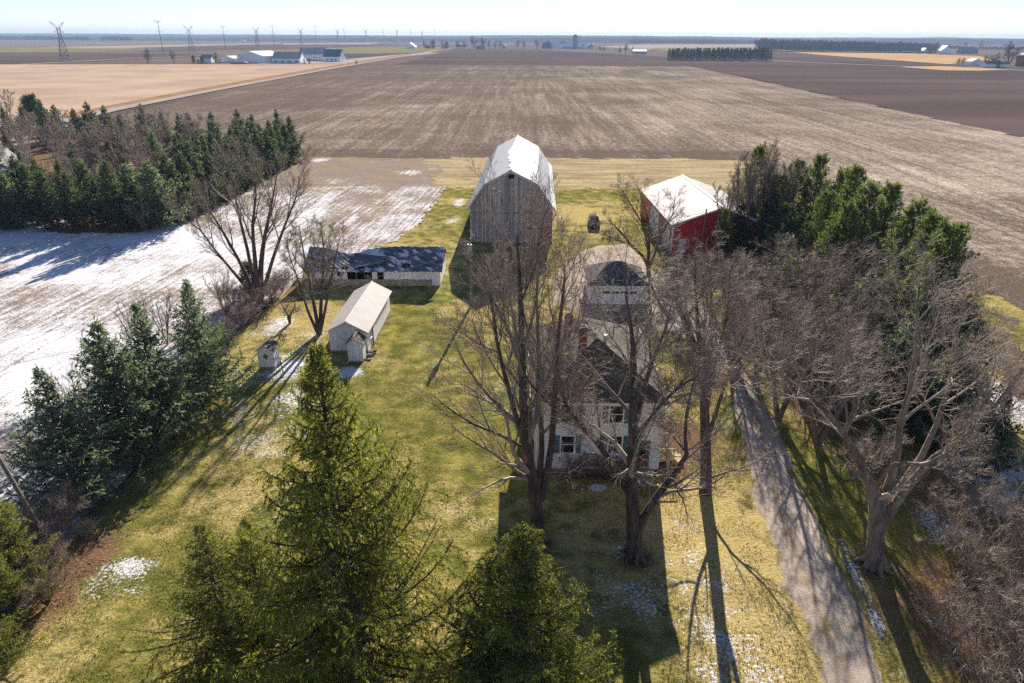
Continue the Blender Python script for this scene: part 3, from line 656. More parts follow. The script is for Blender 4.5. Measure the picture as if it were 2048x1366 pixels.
# stones heaped by the shed corner
rn = random.Random(3); mb = MB()
for k in range(26):
    x, y, z = rn.gauss(0, .22), rn.uniform(-.7, 1.3), abs(rn.gauss(.05, .12)); s = rn.uniform(.1, .24)
    P = [(x+s*sx*rn.uniform(.6, 1.1), y+s*sy*rn.uniform(.6, 1.1), z+s*sz*rn.uniform(.5, .9)) for sz in (-1, 1) for sx, sy in ((-1, -1), (1, -1), (1, 1), (-1, 1))]
    mb.hexa(P)
o = mb.build('stone_heap', m_stone, None, bevel=.03); tag(o, 'small heap of grey stones beside the outhouse by the tin roofed shed', 'stone heap'); o.location = (-14.55, 63.2, 0)
# clothes-line post
cp = root('clothesline_post', 'thin rusty T shaped clothesline post near the lone outhouse', 'clothesline post', G(567, 752)+(0,))
MB().tube([(0, 0, 0), (-.08, .02, 2.0)], .045, 8).build('post', m_wood, cp); MB().tube([(-.85, 0, 1.78), (.1, .03, 2.02)], .035, 8).build('arm', m_wood, cp)

# ------------------------------------------------------------------ garage
ga = root('garage', 'small white garage with a dark hip roof and a row of door windows', 'garage', (12.93, 78.65, 0), R_(-1.2))
hw, dp, ev = 3.5, 7.0, 2.4
MB().box(-hw, hw, 0, .12, 0, ev).build('front_wall', m_clap, ga); MB().box(-hw, hw, dp-.12, dp, 0, ev).build('back_wall', m_clap, ga)
for s in (-1, 1): MB().box(min(s*hw, s*(hw-.12)), max(s*hw, s*(hw-.12)), .123, dp-.123, 0, ev).build('side_wall', m_clap, ga)
def hip(parent, x0, x1, y0, y1, ze, ra, rb, zr, mat, th=.12, fas=m_white):
    A, B, Cc, Dd = (x0, y0, ze), (x1, y0, ze), (x1, y1, ze), (x0, y1, ze); P, Q = ra+(zr,), rb+(zr,)
    mb = MB()
    mb.v = [A, B, Cc, Dd, P, Q]+[(x, y, z-th) for x, y, z in (A, B, Cc, Dd)]
    if abs(ra[0]-rb[0]) > abs(ra[1]-rb[1]): fs = [(0, 1, 5, 4), (1, 2, 5), (2, 3, 4, 5), (3, 0, 4)]
    else: fs = [(0, 1, 4), (1, 2, 5, 4), (2, 3, 5), (3, 0, 4, 5)]
    mb.f = fs+[(9, 8, 7, 6), (0, 6, 7, 1), (1, 7, 8, 2), (2, 8, 9, 3), (3, 9, 6, 0)]
    r = mb.build('roof', mat, parent)
    f = MB(); f.box(x0-.012, x1+.012, y0-.025, y0-.003, ze-th-.06, ze-.01); f.box(x0-.025, x0-.003, y0, y1, ze-th-.06, ze-.01); f.box(x1+.003, x1+.025, y0, y1, ze-th-.06, ze-.01)
    f.build('fascia', fas, parent)
    return r
hip(ga, -3.85, 3.85, -.35, 7.3, 2.52, (-.65, 3.45), (.65, 3.45), 4.5, m_roofg)
dr = MB()
dr.box(-2.0, 2.45, -.05, -.003, .05, 2.05)
gd = dr.build('garage_door', m_white, ga)
for k in range(4):
    x = -1.95+k*1.1
    MB().box(x, x+1.06, -.075, -.052, .05, 1.98).build('door_panel', m_white, gd)
    MB().box(x+.12, x+.95, -.085, -.078, 1.45, 1.72).build('pane', mg, gd)
MB().box(-2.12, -2.003, -.09, -.003, 0, 2.16).box(2.453, 2.56, -.09, -.003, 0, 2.16).box(-2.003, 2.453, -.09, -.003, 2.053, 2.16).build('door_trim', m_white, ga)

# ------------------------------------------------------------------ red pole shed
rs = root('red_shed', 'large red metal pole shed with white roof and sliding doors', 'shed', (31.3, 101.15, 0), R_(0.5))
hw, dp, ev, pk = 7.25, 25.5, 4.35, 7.05
g = [(-hw, 0), (hw, 0), (hw, ev), (0, pk-.1), (-hw, ev)]
MB().prism(g, 0, .12).build('front_wall', m_redmetal, rs); MB().prism(g, dp-.12, dp).build('back_wall', m_redmetal, rs)
for s in (-1, 1): MB().box(min(s*hw, s*(hw-.12)), max(s*hw, s*(hw-.12)), .123, dp-.123, 0, ev).build('side_wall', m_redmetaly, rs)
a = roofpanels(rs, [(-hw-.25, ev-.0), (0, pk+.02)], -.3, dp+.3, .1, m_wroof); roofpanels(rs, [(0, pk+.02), (hw+.25, ev)], -.3, dp+.3, .1, m_wroof)
MB().box(-.14, .14, -.3, dp+.3, pk+.025, pk+.07).build('ridge_cap', m_white, a)
for xa, xb in ((-hw-.03, -hw+.32), (hw-.3, hw+.03)): MB().box(xa, xb, -.035, -.003, 0, ev-.03).build('corner_trim', m_white, rs)
MB().hexa([(-hw-.25, -.33, ev-.22), (0, -.33, pk-.2), (0, -.303, pk-.2), (-hw-.25, -.303, ev-.22), (-hw-.25, -.33, ev-.02), (0, -.33, pk), (0, -.303, pk), (-hw-.25, -.303, ev-.02)]).hexa([(0, -.33, pk-.2), (hw+.25, -.33, ev-.22), (hw+.25, -.303, ev-.22), (0, -.303, pk-.2), (0, -.33, pk), (hw+.25, -.33, ev-.02), (hw+.25, -.303, ev-.02), (0, -.303, pk)]).build('fascia', m_white, rs)
md = MB().box(-6.05, -4.95, -.04, -.003, .05, 2.15).build('entry_door', m_white, rs)
MB().box(-5.15, -5.05, -.09, -.043, 1.0, 1.1).build('handle', m_steel, md)
for y0, y1 in ((.9, 5.6), (9.0, 16.0)):
    d = MB().box(-hw-.10, -hw-.003, y0, y1, .05, 3.9).build('sliding_door', m_wdoor, rs)
    br = MB()
    for ya, za, yb, zb in ((y0, .1, y1, 3.85), (y0, 3.85, y1, .1), (y0, 1.95, y1, 1.95)): br.tube([(-hw-.13, ya, za), (-hw-.13, yb, zb)], .07, 4)
    br.build('cross_brace', m_wroof, d)
pp = root('service_pole', 'short wooden service pole against the red shed gable', 'pole', (28.6, 100.4, 0))
MB().tube([(0, 0, 0), (.12, 0, 6.9)], [.15, .11], 8).build('pole', m_wood, pp); MB().box(-.1, .22, -.2, -.1, 1.3, 1.9).build('meter_box', m_steel, pp)
MB().tube([(.1, 0, 6.4), (-5.4, .6, 5.1)], .02, 4).build('service_wire', m_wire, pp)

# ------------------------------------------------------------------ farmhouse
HO = (6.35, 42.82, 0)
ho = root('farmhouse', 'white two storey farmhouse with teal shutters and hip roof', 'house', HO, R_(0))
hw, dp, ev = 4.55, 12.9, 6.2
MB().box(-hw, hw, 0, .16, .55, ev).build('front_wall', m_clap, ho); MB().box(-hw, hw, dp-.16, dp, .55, ev).build('back_wall', m_clap, ho)
for s in (-1, 1): MB().box(min(s*hw, s*(hw-.16)), max(s*hw, s*(hw-.16)), .163, dp-.163, .55, ev).build('side_wall', m_clap, ho)
MB().box(-hw+.06, hw-.06, .06, dp-.06, 0, .547).build('foundation', m_stone, ho)
hr = hip(ho, -4.98, 4.98, -.42, dp+.4, 6.36, (.12, 4.5), (-.55, 8.6), 9.3, m_roofh, .14)
mb = MB()     # low dormer-like break at the head of the front hip
for cx, cy, zb, zt, nm in ((-1.0, 4.35, 8.3, 10.25, 'chimney'), (-1.75, 8.8, 7.9, 9.5, 'chimney')):
    c = MB().box(cx-.3, cx+.3, cy-.3, cy+.3, zb, zt).box(cx-.36, cx+.36, cy-.36, cy+.36, zt-.22, zt-.05).build('chimney', m_brick, hr)
    MB().box(cx-.17, cx+.17, cy-.17, cy+.17, zt, zt+.14).build('flue', m_conc, c)
MB().tube([(.75, 4.7, 8.6), (.75, 4.7, 9.2)], .11, 10).tube([(.75, 4.7, 9.2), (.75, 4.7, 9.42)], [.24, .14], 10).build('roof_vent', m_white, hr)
for s in (-1, 1): MB().box(s*hw-.1, s*hw+.1, -.03, -.003, .55, ev-.03).build('corner_board', m_white, ho)
MB().box(-hw, hw, -.035, -.003, .55, .72).build('skirt_board', m_white, ho)
window(ho, -2.23, 0, 1.95, .92, 1.42); window(ho, 1.27, 0, 1.95, .92, 1.42); window(ho, -2.3, 0, 4.55, .92, 1.35); window(ho, 1.2, 0, 4.55, .92, 1.35)
for y in (2.5, 6, 10): window(ho, -hw, y, 1.95, .9, 1.4, 'left', True, False); window(ho, hw, y, 4.55, .9, 1.35, 'right', True, False)
for y in (4, 9): window(ho, -hw, y, 4.55, .9, 1.35, 'left', True, False)
fd = MB().box(2.85, 3.75, -.06, -.003, .75, 2.85).build('front_door', mat_plain('brown_red_door', (0.22, 0.06, 0.035), .5), ho)
MB().box(2.72, 2.847, -.09, -.003, .75, 3.0).box(3.753, 3.88, -.09, -.003, .75, 3.0).box(2.847, 3.753, -.09, -.003, 2.853, 3.0).build('door_frame', m_teal, ho)
MB().box(2.98, 3.62, -.075, -.063, 1.75, 2.7).build('pane', mg, fd)
st = MB()
for k in range(3): st.box(2.6, 4.0, -1.5+k*.3, -.05, k*.22, k*.22+.217)
st.build('front_step', m_conc, ho)
MB().tube([(-4.5, -.06, 6.2), (-4.5, -.06, .7)], .05, 6).build('downspout', m_white, ho)
# side porch: a lumber landing with rails on the driveway side
po = MB(); po.box(4.57, 6.0, .9, 3.2, .62, .74)
for x in (4.7, 5.9):
    for y in (.98, 3.1): po.box(x-.05, x+.05, y-.05, y+.05, 0, .617)
for k in range(3): po.box(6.003+k*.3, 6.303+k*.3, 1.2, 2.6, .0, .55-k*.18)
pch = po.build('porch', m_palewood, ho)
for y in (.96, 3.14):
    rl = MB()
    rl.box(4.62, 6.0, y-.04, y+.04, 1.62, 1.70)
    for x in np.arange(4.65, 6.0, .22): rl.box(x-.02, x+.02, y-.02, y+.02, .743, 1.617)
    rl.build('railing', m_palewood, pch)
# ------------------------------------------------------------------ electric poles and wires
up = root('utility_pole', 'grey wooden utility pole with a transformer can in front of the barn', 'utility pole', (-4.99, 78.2, 0))
MB().tube([(0, 0, 0), (0, 0, 8.4)], [.19, .13], 10).build('pole', m_wood, up)
MB().tube([(-.05, -.32, 6.9), (-.05, -.32, 7.75)], .27, 14).build('transformer', m_steel, up)
MB().tube([(0, -.06, 7.9), (-.35, -.3, 8.1)], .03, 6).tube([(-.05, -.32, 7.75), (-.05, -.32, 7.95)], .05, 8).build('bushing', m_white, up)
MB().box(-.13, .03, -.25, -.14, 1.3, 1.75).build('meter', m_steel, up)
tx, ty = G(121, 1125)
pb = Vector((tx, ty, 0)); a = Vector(W(0, 920, ty)); top = pb+(a-pb)*1.9
lp = root('leaning_pole', 'leaning wooden utility pole rising from the brown brush', 'utility pole', tuple(pb))
MB().tube([(0, 0, 0), tuple(top-pb)], [.13, .10], 10).build('pole', m_wood, lp)
d = (top-pb).normalized()
MB().tube([tuple((top-pb)*.96+Vector((-.6, .2, 0))), tuple((top-pb)*.96+Vector((.6, -.2, 0)))], .06, 4).build('crossarm', m_wood, lp)
def wire(lbl, a, b, sag_, r=.008):
    a, b = Vector(a), Vector(b); pts = [tuple(a.lerp(b, k/24)-Vector((0, 0, 4*sag_*(k/24)*(1-k/24)))-a) for k in range(25)]
    o = MB().tube(pts, r, 4).build('overhead_wire', m_wire, None, True); o.location = a; tag(o, lbl, 'wire'); return o
wire('upper overhead wire crossing in front of the spruce row to the transformer', (-5.0, 78.1, 8.2), tuple(top), .3)
wire('lower overhead wire crossing in front of the spruce row', (-5.0, 78.1, 7.0), tuple(top-d*1.5), .5)
wire('thin service wire running from the utility pole to the barn', (-5.0, 78.3, 7.4), (-6.5, 106, 4.3), .5, .012)
wire('thin service wire running from the utility pole towards the farmhouse', (-4.9, 78.1, 7.2), (3.5, 55.9, 5.8), .5, .008)

# ------------------------------------------------------------------ parked utility vehicle on the grass
m_car, t, b = new_mat('dark_bronze_car_paint'); setb(t, b, (0.24, 0.21, 0.19), 0.7, None, 0.0, 0.0)
m_trim = mat_plain('black_plastic', (0.02, 0.02, 0.02), .6); m_tyre = mat_plain('tyre_rubber', (0.025, 0.024, 0.023), .85); m_rim = mat_plain('alloy', (0.5, 0.5, 0.5), .5, .3, .3)
m_lamp, t, b = new_mat('headlamp_glass'); setb(t, b, (0.75, 0.77, 0.8), 0.08, None, 0.8)
cx, cy = G(1189, 459)
ca = root('parked_car', 'dark bronze sport utility car parked on the grass facing the house', 'car', (cx, cy, 0), R_(-3))
def loft(secs, name, mat, parent):
    """secs: list of (y, [(x,z)...half section from bottom centre out and up]); mirrored"""
    rings = []
    for y, hs in secs: rings.append([(x, y, z) for x, z in hs]+[(-x, y, z) for x, z in reversed(hs)])
    n = len(rings[0]); V = [p for r in rings for p in r]; F = []
    for k in range(len(rings)-1):
        for j in range(n): F.append((k*n+j, k*n+(j+1) % n, (k+1)*n+(j+1) % n, (k+1)*n+j))
    F += [tuple(range(n))[::-1], tuple((len(rings)-1)*n+j for j in range(n))]
    mb = MB(); mb.v = V; mb.f = F; return mb.build(name, mat, parent, True, .03)
def hs(wb, zb, wm, zm, wt, zt): return [(wb, zb), (wm, zm*.55+zb*.45), (wm, zm), (wt, zt)]
loft([(0, hs(.72, .42, .82, .7, .70, .86)), (.12, hs(.8, .34, .90, .78, .78, .98)), (1.15, hs(.86, .3, .95, .95, .84, 1.10)), (1.35, hs(.86, .3, .96, 1.0, .86, 1.14)), (4.45, hs(.86, .32, .95, 1.02, .85, 1.14)), (4.72, hs(.75, .42, .86, .9, .78, 1.05))], 'body', m_car, ca)
loft([(1.30, hs(.80, 1.08, .80, 1.10, .78, 1.14)), (2.05, hs(.80, 1.08, .78, 1.45, .62, 1.70)), (2.5, hs(.80, 1.08, .78, 1.50, .62, 1.78)), (4.1, hs(.80, 1.08, .76, 1.48, .60, 1.76)), (4.6, hs(.78, 1.05, .76, 1.20, .62, 1.30))], 'cabin', m_car, ca)
MB().face([(-.74, 1.36, 1.19), (.74, 1.36, 1.19), (.60, 2.0, 1.69), (-.60, 2.0, 1.69)]).build('windscreen', mg, ca)
for s in (-1, 1):
    q = [(s*.80, 1.95, 1.17), (s*.80, 4.2, 1.17), (s*.70, 3.9, 1.62), (s*.70, 2.3, 1.62)]; MB().slab(q if s > 0 else q[::-1], .02).build('side_window', mg, ca)
    MB().box(min(s*.50, s*.80), max(s*.50, s*.80), -.01, .1, .70, .84).build('headlight', m_lamp, ca)
    MB().box(min(s*.92, s*1.08), max(s*.92, s*1.08), 1.55, 1.72, 1.1, 1.27).build('mirror', m_trim, ca)
    MB().tube([(s*.56, 2.2, 1.81), (s*.56, 4.0, 1.80)], .03, 6).build('roof_rail', m_trim, ca)
    for y in (.95, 3.75):
        wv = MB().tube([(s*.73, y, .36), (s*.96, y, .36)], .36, 20).build('wheel', m_tyre, ca); MB().tube([(s*.955, y, .36), (s*.975, y, .36)], .22, 14).build('rim', m_rim, wv)
MB().box(-.46, .46, -.02, .1, .66, .82).build('grille', m_trim, ca); MB().box(-.84, .84, -.06, .08, .40, .58).build('bumper', m_trim, ca); MB().box(-.17, .17, -.075, -.063, .44, .56).build('number_plate', m_white, ca)

# fallen rails by the grove corner
fx, fy = G(322, 468)
fr = root('rail_gate', 'broken pale pole gate leaning at the corner of the grove', 'gate', (fx, fy, 0))
MB().tube([(0, 0, 0), (-.5, 0, 1.55)], .07, 6).build('post', m_wood, fr)
MB().tube([(.5, -.2, 1.15), (-3.1, .2, .45)], .05, 6).tube([(.3, -.1, .75), (-2.6, .2, .15)], .05, 6).build('rail', m_wood, fr)
# ------------------------------------------------------------------ vegetation
def mat_bark(name, ca, cb, sc=4.0):
    m, t, b = new_mat(name); p = obj_(t)
    n = noi(t, mp(t, p, (1, 1, 0.25)), sc, 5, 0.7); n2 = noi(t, p, 0.7, 3)
    f = ma(t, 'ADD', ma(t, 'MULTIPLY', n, .7), ma(t, 'MULTIPLY', n2, .3))
    setb(t, b, mx(t, rng_(t, f, .35, .65), ca, cb), 0.9, bmp(t, n, .8, .06), .15)
    return m
def mat_twig(name, ca, cb):
    m, t, b = new_mat(name); r = nd(t, 'NewGeometry').outputs['Random Per Island']
    setb(t, b, mx(t, r, ca, cb), 0.7, None, .25)
    return m
def mat_needle(name, ca, cb, tr=0.3, tip=None):
    m, t, b = new_mat(name); r = nd(t, 'NewGeometry').outputs['Random Per Island']; p = obj_(t)
    n = noi(t, p, 1.1, 4, .6); n2 = noi(t, p, .35, 2)
    f = ma(t, 'ADD', ma(t, 'MULTIPLY', r, .5), ma(t, 'ADD', ma(t, 'MULTIPLY', n, .35), ma(t, 'MULTIPLY', n2, .3)))
    c = mx(t, rng_(t, f, .25, .85), ca, cb)
    if tip: c = mx(t, rng_(t, r, .93, .95), c, tip)
    setb(t, b, c, .6, None, .25)
    tl = nd(t, 'BsdfTranslucent', {'Color': mx(t, 1.0, c, (1.5, 1.5, .8), 'MULTIPLY')})
    mixs = nd(t, 'MixShader', {0: tr, 1: b.outputs[0], 2: tl.outputs[0]})
    t.links.new(mixs.outputs[0], t.nodes['Material Output'].inputs[0])
    return m
m_bark = mat_bark('grey_bark', (0.085, 0.065, 0.055), (0.30, 0.235, 0.195))
m_barkd = mat_bark('dark_bark', (0.050, 0.037, 0.031), (0.175, 0.130, 0.108))
m_barkl = mat_bark('pale_maple_bark', (0.115, 0.088, 0.07), (0.34, 0.275, 0.22), 3.0)
m_birch = mat_bark('pale_bark', (0.22, 0.19, 0.17), (0.50, 0.45, 0.41))
m_twig = mat_twig('brown_twigs', (0.085, 0.065, 0.052), (0.42, 0.335, 0.27))
m_twigr = mat_twig('reddish_twigs', (0.085, 0.065, 0.053), (0.45, 0.36, 0.30))
m_twigp = mat_twig('pale_twigs', (0.10, 0.078, 0.062), (0.55, 0.45, 0.365))
m_brush = mat_twig('brown_brush', (0.15, 0.105, 0.085), (0.48, 0.36, 0.30))
m_spruce = mat_needle('spruce_needles', (0.030, 0.052, 0.016), (0.26, 0.28, 0.068), .46, (0.16, 0.09, 0.04))
m_tip = mat_needle('sunlit_spruce_tips', (0.115, 0.14, 0.030), (0.46, 0.45, 0.10), .5)  # young growth tone, brightened so the colour carries sunlight on the bough tips
m_bspruce = mat_needle('blue_spruce_needles', (0.036, 0.070, 0.056), (0.22, 0.28, 0.20), .42, (0.13, 0.09, 0.05))
m_gspruce = mat_needle('dark_spruce_needles', (0.022, 0.042, 0.034), (0.115, 0.150, 0.092), .38)
m_pine = mat_needle('white_pine_needles', (0.036, 0.066, 0.028), (0.19, 0.235, 0.085), .34)
m_straw = mat_twig('straw_blades', (0.42, 0.33, 0.22), (0.72, 0.62, 0.48))

def nrm(a): return a/(np.linalg.norm(a, axis=-1, keepdims=True)+1e-9)
def poly_at(P, Rr, ts, idx):
    K = P.shape[1]; f = ts*(K-1); i = np.clip(np.floor(f).astype(int), 0, K-2); fr = (f-i)[:, None]
    a = P[idx, i]; b = P[idx, i+1]
    return a+(b-a)*fr, Rr[idx, i]*(1-fr[:, 0])+Rr[idx, i+1]*fr[:, 0], nrm(b-a)
def extend(base, d, length, K, up, wander, rng, r0, r1):
    N = len(base); P = np.zeros((N, K, 3)); P[:, 0] = base; st = (length/(K-1))[:, None]
    for k in range(1, K):
        d = d+rng.normal(0, wander, (N, 3)); d[:, 2] += up if np.isscalar(up) else up[:, k]
        d = nrm(d); P[:, k] = P[:, k-1]+d*st
    q = np.linspace(0, 1, K)[None]
    return P, r0[:, None]*(1-q)+r1*q
def grow(par, n, t0, t1, ang, lenf, K, up, wander, rfac, rmin, rng, taper=0.55, jit=0.25, az0=None, lmin=0.0, flat=False, r1=None):
    P, Rr = par; N = len(P)
    L = np.linalg.norm(np.diff(P, axis=1), axis=2).sum(1)
    idx = np.repeat(np.arange(N), n)
    t = np.tile((np.arange(n)+.5)/n, N)+rng.uniform(-.5, .5, N*n)/n
    t = np.clip(t0+(t1-t0)*t, 0, .999)
    b, r, T = poly_at(P, Rr, t, idx)
    a = np.where(np.abs(T[:, 2:3]) < .95, np.array([[0, 0, 1.]]), np.array([[1., 0, 0]]))
    u = nrm(np.cross(T, a)); v = np.cross(u, T)
    if flat: az = np.where(np.tile(np.arange(n) % 2, N) == 0, 0, math.pi)+rng.normal(0, .35, N*n)
    else: az = np.tile(np.arange(n)*2.39996, N)+np.repeat(rng.uniform(0, 6.28, N), n)+rng.normal(0, .3, N*n)
    an = rng.normal(ang, ang*.22, N*n)
    d = nrm(T*np.cos(an)[:, None]+(u*np.cos(az)[:, None]+v*np.sin(az)[:, None])*np.sin(an)[:, None])
    ln = np.maximum(L[idx]*lenf*(1-taper*(t-t0)/(t1-t0+1e-6))*rng.uniform(1-jit, 1+jit, N*n), lmin)
    r0 = np.maximum(np.minimum(r*rfac, r*.95), rmin)
    return extend(b, d, ln, K, up, wander, rng, r0, rmin if r1 is None else r1)
def tubes(sets, name, mat, smooth=True):
    Vs = []; Fs = []; off = 0
    for (P, Rr), n in sets:
        N, K, _ = P.shape
        T = np.zeros_like(P); T[:, 1:-1] = P[:, 2:]-P[:, :-2]; T[:, 0] = P[:, 1]-P[:, 0]; T[:, -1] = P[:, -1]-P[:, -2]; T = nrm(T)
        m0 = nrm(P[:, -1]-P[:, 0]); a = np.where(np.abs(m0[:, 2:3]) < .9, np.array([[0, 0, 1.]]), np.array([[1., 0.2, 0]]))
        u = nrm(np.cross(T, a[:, None])); v = np.cross(T, u)
        an = np.arange(n)*2*math.pi/n
        ring = P[:, :, None]+(u[:, :, None]*np.cos(an)[None, None, :, None]+v[:, :, None]*np.sin(an)[None, None, :, None])*Rr[:, :, None, None]
        Vs.append(ring.reshape(-1, 3))
        base = off+(np.arange(N)*K*n)[:, None, None]+(np.arange(K-1)*n)[None, :, None]+np.arange(n)[None, None]
        nx = off+(np.arange(N)*K*n)[:, None, None]+(np.arange(K-1)*n)[None, :, None]+((np.arange(n)+1) % n)[None, None]
        Fs.append(np.stack([base, nx, nx+n, base+n], -1).reshape(-1, 4)); off += N*K*n
    return np_mesh(name, np.concatenate(Vs), np.concatenate(Fs), mat, smooth)
def kites(lines, dens, t0, t1, ln, wd, spread, rng, droop=0.0, jit=.35):
    """needle sprays along the lines, dens per metre: small kites pointing forwards and outwards"""
    P, Rr = lines; L = np.linalg.norm(np.diff(P, axis=1), axis=2).sum(1)*(t1-t0)
    n = int(L.sum()*dens); cs = np.cumsum(L)/L.sum(); idx = np.clip(np.searchsorted(cs, rng.rand(n)), 0, len(P)-1)
    t = np.clip(t0+(t1-t0)*rng.uniform(0, 1, n), 0, .999)
    b, r, T = poly_at(P, Rr, t, idx)
    d = T+rng.normal(0, spread, (n, 3)); d[:, 2] -= droop; d = nrm(d)
    l = ln*rng.uniform(1-jit, 1+jit, n)[:, None]; w = wd*rng.uniform(.7, 1.3, n)[:, None]
    s = nrm(np.cross(d, rng.normal(0, 1, (n, 3))))
    tip = b+d*l; md = b+d*l*.45
    return np.stack([b, md+s*w, tip, md-s*w], 1).reshape(-1, 3)
def quads(V): return np.arange(len(V)).reshape(-1, 4)
def line_arr(pts, rad, K=8):
    """resample a hand-placed polyline to K smooth points"""
    p = np.array(pts, float); rr = np.array(rad, float); q = np.linspace(0, len(p)-1, K)
    def cat(a):
        out = []
        for x in q:
            i = int(min(x, len(p)-2)); f = x-i
            p0, p1, p2, p3 = a[max(i-1, 0)], a[i], a[i+1], a[min(i+2, len(p)-1)]
            out.append(.5*((2*p1)+(p2-p0)*f+(2*p0-5*p1+4*p2-p3)*f*f+(3*p1-p0-3*p2+p3)*f**3))
        return np.array(out)
    return cat(p)[None], np.maximum(np.interp(q, range(len(p)), rr), .004)[None]
def merge(*ls): return np.concatenate([l[0] for l in ls]), np.concatenate([l[1] for l in ls])
def plant(name, label, cat, loc, parts, rz=0.0, group=None):
    r = root(name, label, cat, loc, rz, group)
    for nm, me in parts: link(nm, me, r)
    return r
def flare(x, y, r, seed=0, n=7):    # root flare
    rn = random.Random(seed); out = []
    for k in range(n):
        a = 2*math.pi*k/n+rn.uniform(-.2, .2); L = r*rn.uniform(1.7, 2.5)
        out.append(line_arr([(x+.35*r*math.cos(a), y+.35*r*math.sin(a), r*1.9), (x+r*.9*math.cos(a), y+r*.9*math.sin(a), r*.75), (x+1.5*r*math.cos(a), y+1.5*r*math.sin(a), r*.22), (x+L*math.cos(a+.2), y+L*math.sin(a+.2), -.04)], [r*.5, r*.42, r*.26, r*.1], 8))
    return merge(*out)

# --- bare trees: stems given by hand or grown, then four orders of branches
def bare(stems, seed, limbs=(9, .28, .95, .85, .55, .10), sub=((7, .6, .5, .05), (6, .65, .5, .02), (5, .7, .55, 0.0)), rmin=.011, wander=.16, tmat=None, bmat=None, low=None, lim_up=.10, twig_r=None, extra=None, flare_=None, sides=(9, 6, 4, 3), lmin=.28, thin=.74):
    """returns (trunk mesh, crown mesh). limbs: n, t0, t1, angle, length factor, up; sub: (n, angle, length factor, up) per order"""
    rng = np.random.RandomState(seed); rmin = rmin*thin; wander = wander*.62
    n, t0, t1, an, lf, up = limbs
    l1 = grow(stems, n, t0, t1, an, lf, 7, up, wander, .55, rmin*1.6, rng, taper=.5)
    if extra is not None:
        e = [(np.array([np.array([np.interp(np.linspace(0, 1, 7), np.linspace(0, 1, x.shape[1]), x[0, :, k]) for k in range(3)]).T]), np.array([np.interp(np.linspace(0, 1, 7), np.linspace(0, 1, x.shape[1]), rr[0])])) for x, rr in extra]
        l1 = merge(l1, *e)
    cs = [(l1, sides[1])]; cur = l1
    for k, (n, an, lf, up) in enumerate(sub):
        cur = grow(cur, n+(1 if k == len(sub)-1 else 0), .18 if k else .15, 1.0, an, lf, 5 if k == 0 else 4, up, wander*(1+.25*k), .58, rmin*(1.3 if k == 0 else 1.0), rng, taper=.55, lmin=lmin, r1=rmin*.6 if k == len(sub)-1 else rmin)
        cs.append((cur, sides[2] if k == 0 else sides[3]))
    tm = tubes([(stems, sides[0])]+([(flare_, 7)] if flare_ is not None else []), 'trunk', tmat or m_bark)
    cm = tubes(cs, 'crown', bmat or m_twig)
    return tm, cm
def stem(h, r, lean=(0, 0), seed=0, K=9, base=(0, 0, 0), r1=None, wob=.3):
    rn = random.Random(seed); pts = []; rr = []
    for k in range(5):
        t = k/4; pts.append((base[0]+lean[0]*t*t*.5+lean[0]*t*.5+rn.uniform(-wob, wob)*t*(1 if k < 4 else .5), base[1]+lean[1]*t+rn.uniform(-wob, wob)*t, base[2]+h*t)); rr.append(r*(1-t)**.8+(r1 or .02))
    return line_arr(pts, rr, K)

def px_line(base, pts, Ys, rad, K=9):
    """limb through photograph points at the given distances, relative to the tree's base"""
    out = []
    for (x, y), Y in zip(pts, Ys):
        p = W(x, y, Y); out.append((p[0]-base[0], p[1]-base[1], p[2]))
    return line_arr(out, rad, K)

# old maple on the right of the drive
B = G(1748, 1133)+(0,)
y0 = B[1]
st = merge(px_line(B, [(1748, 1136), (1752, 1075), (1752, 1010), (1742, 960), (1740, 930)], [y0]*5, [.62, .47, .42, .34, .28]),
           px_line(B, [(1752, 1010), (1742, 968), (1712, 915), (1688, 872), (1715, 800), (1700, 700)], [y0, y0, y0+.3, y0+.8, y0+1.6, y0+2.6], [.36, .25, .2, .17, .12, .04]),
           px_line(B, [(1756, 1040), (1772, 985), (1792, 925), (1800, 850), (1825, 760), (1835, 650), (1830, 590)], [y0, y0, y0-.2, y0-.3, y0, y0+.4, y0+.8], [.34, .26, .22, .18, .14, .08, .03]),
           px_line(B, [(1758, 1060), (1790, 1010), (1822, 965), (1870, 915), (1950, 860), (2000, 800), (2045, 735)], [y0, y0-.4, y0-1, y0-1.5, y0-2, y0-2.4, y0-2.6], [.34, .27, .24, .2, .15, .10, .04]),
           px_line(B, [(1745, 975), (1762, 950), (1795, 927), (1838, 930), (1880, 915), (1930, 880)], [y0, y0-.6, y0-1.2, y0-1.6, y0-2.2, y0-3], [.22, .17, .15, .12, .09, .03]),
           px_line(B, [(1760, 1040), (1800, 975), (1850, 900), (1890, 800), (1910, 700), (1900, 620)], [y0, y0+.8, y0+1.8, y0+2.5, y0+3.4, y0+4.2], [.3, .22, .18, .13, .09, .03]),
           px_line(B, [(1735, 940), (1690, 870), (1650, 820), (1590, 770), (1540, 730)], [y0, y0-.5, y0-1, y0-1.4, y0-1.6], [.2, .16, .12, .08, .03]))
t_, c_ = bare(st, 11, (8, .50, .98, .70, .44, .09), ((8, .6, .5, .06), (7, .6, .52, .03), (4, .55, .75, .01)), .010, .2, m_barkl, m_twigp, flare_=flare(0, 0, .55, 3))
plant('maple_tree', 'big old pale barked maple with thick spreading limbs beside the driveway', 'tree', B, [('trunk', t_), ('crown', c_)])
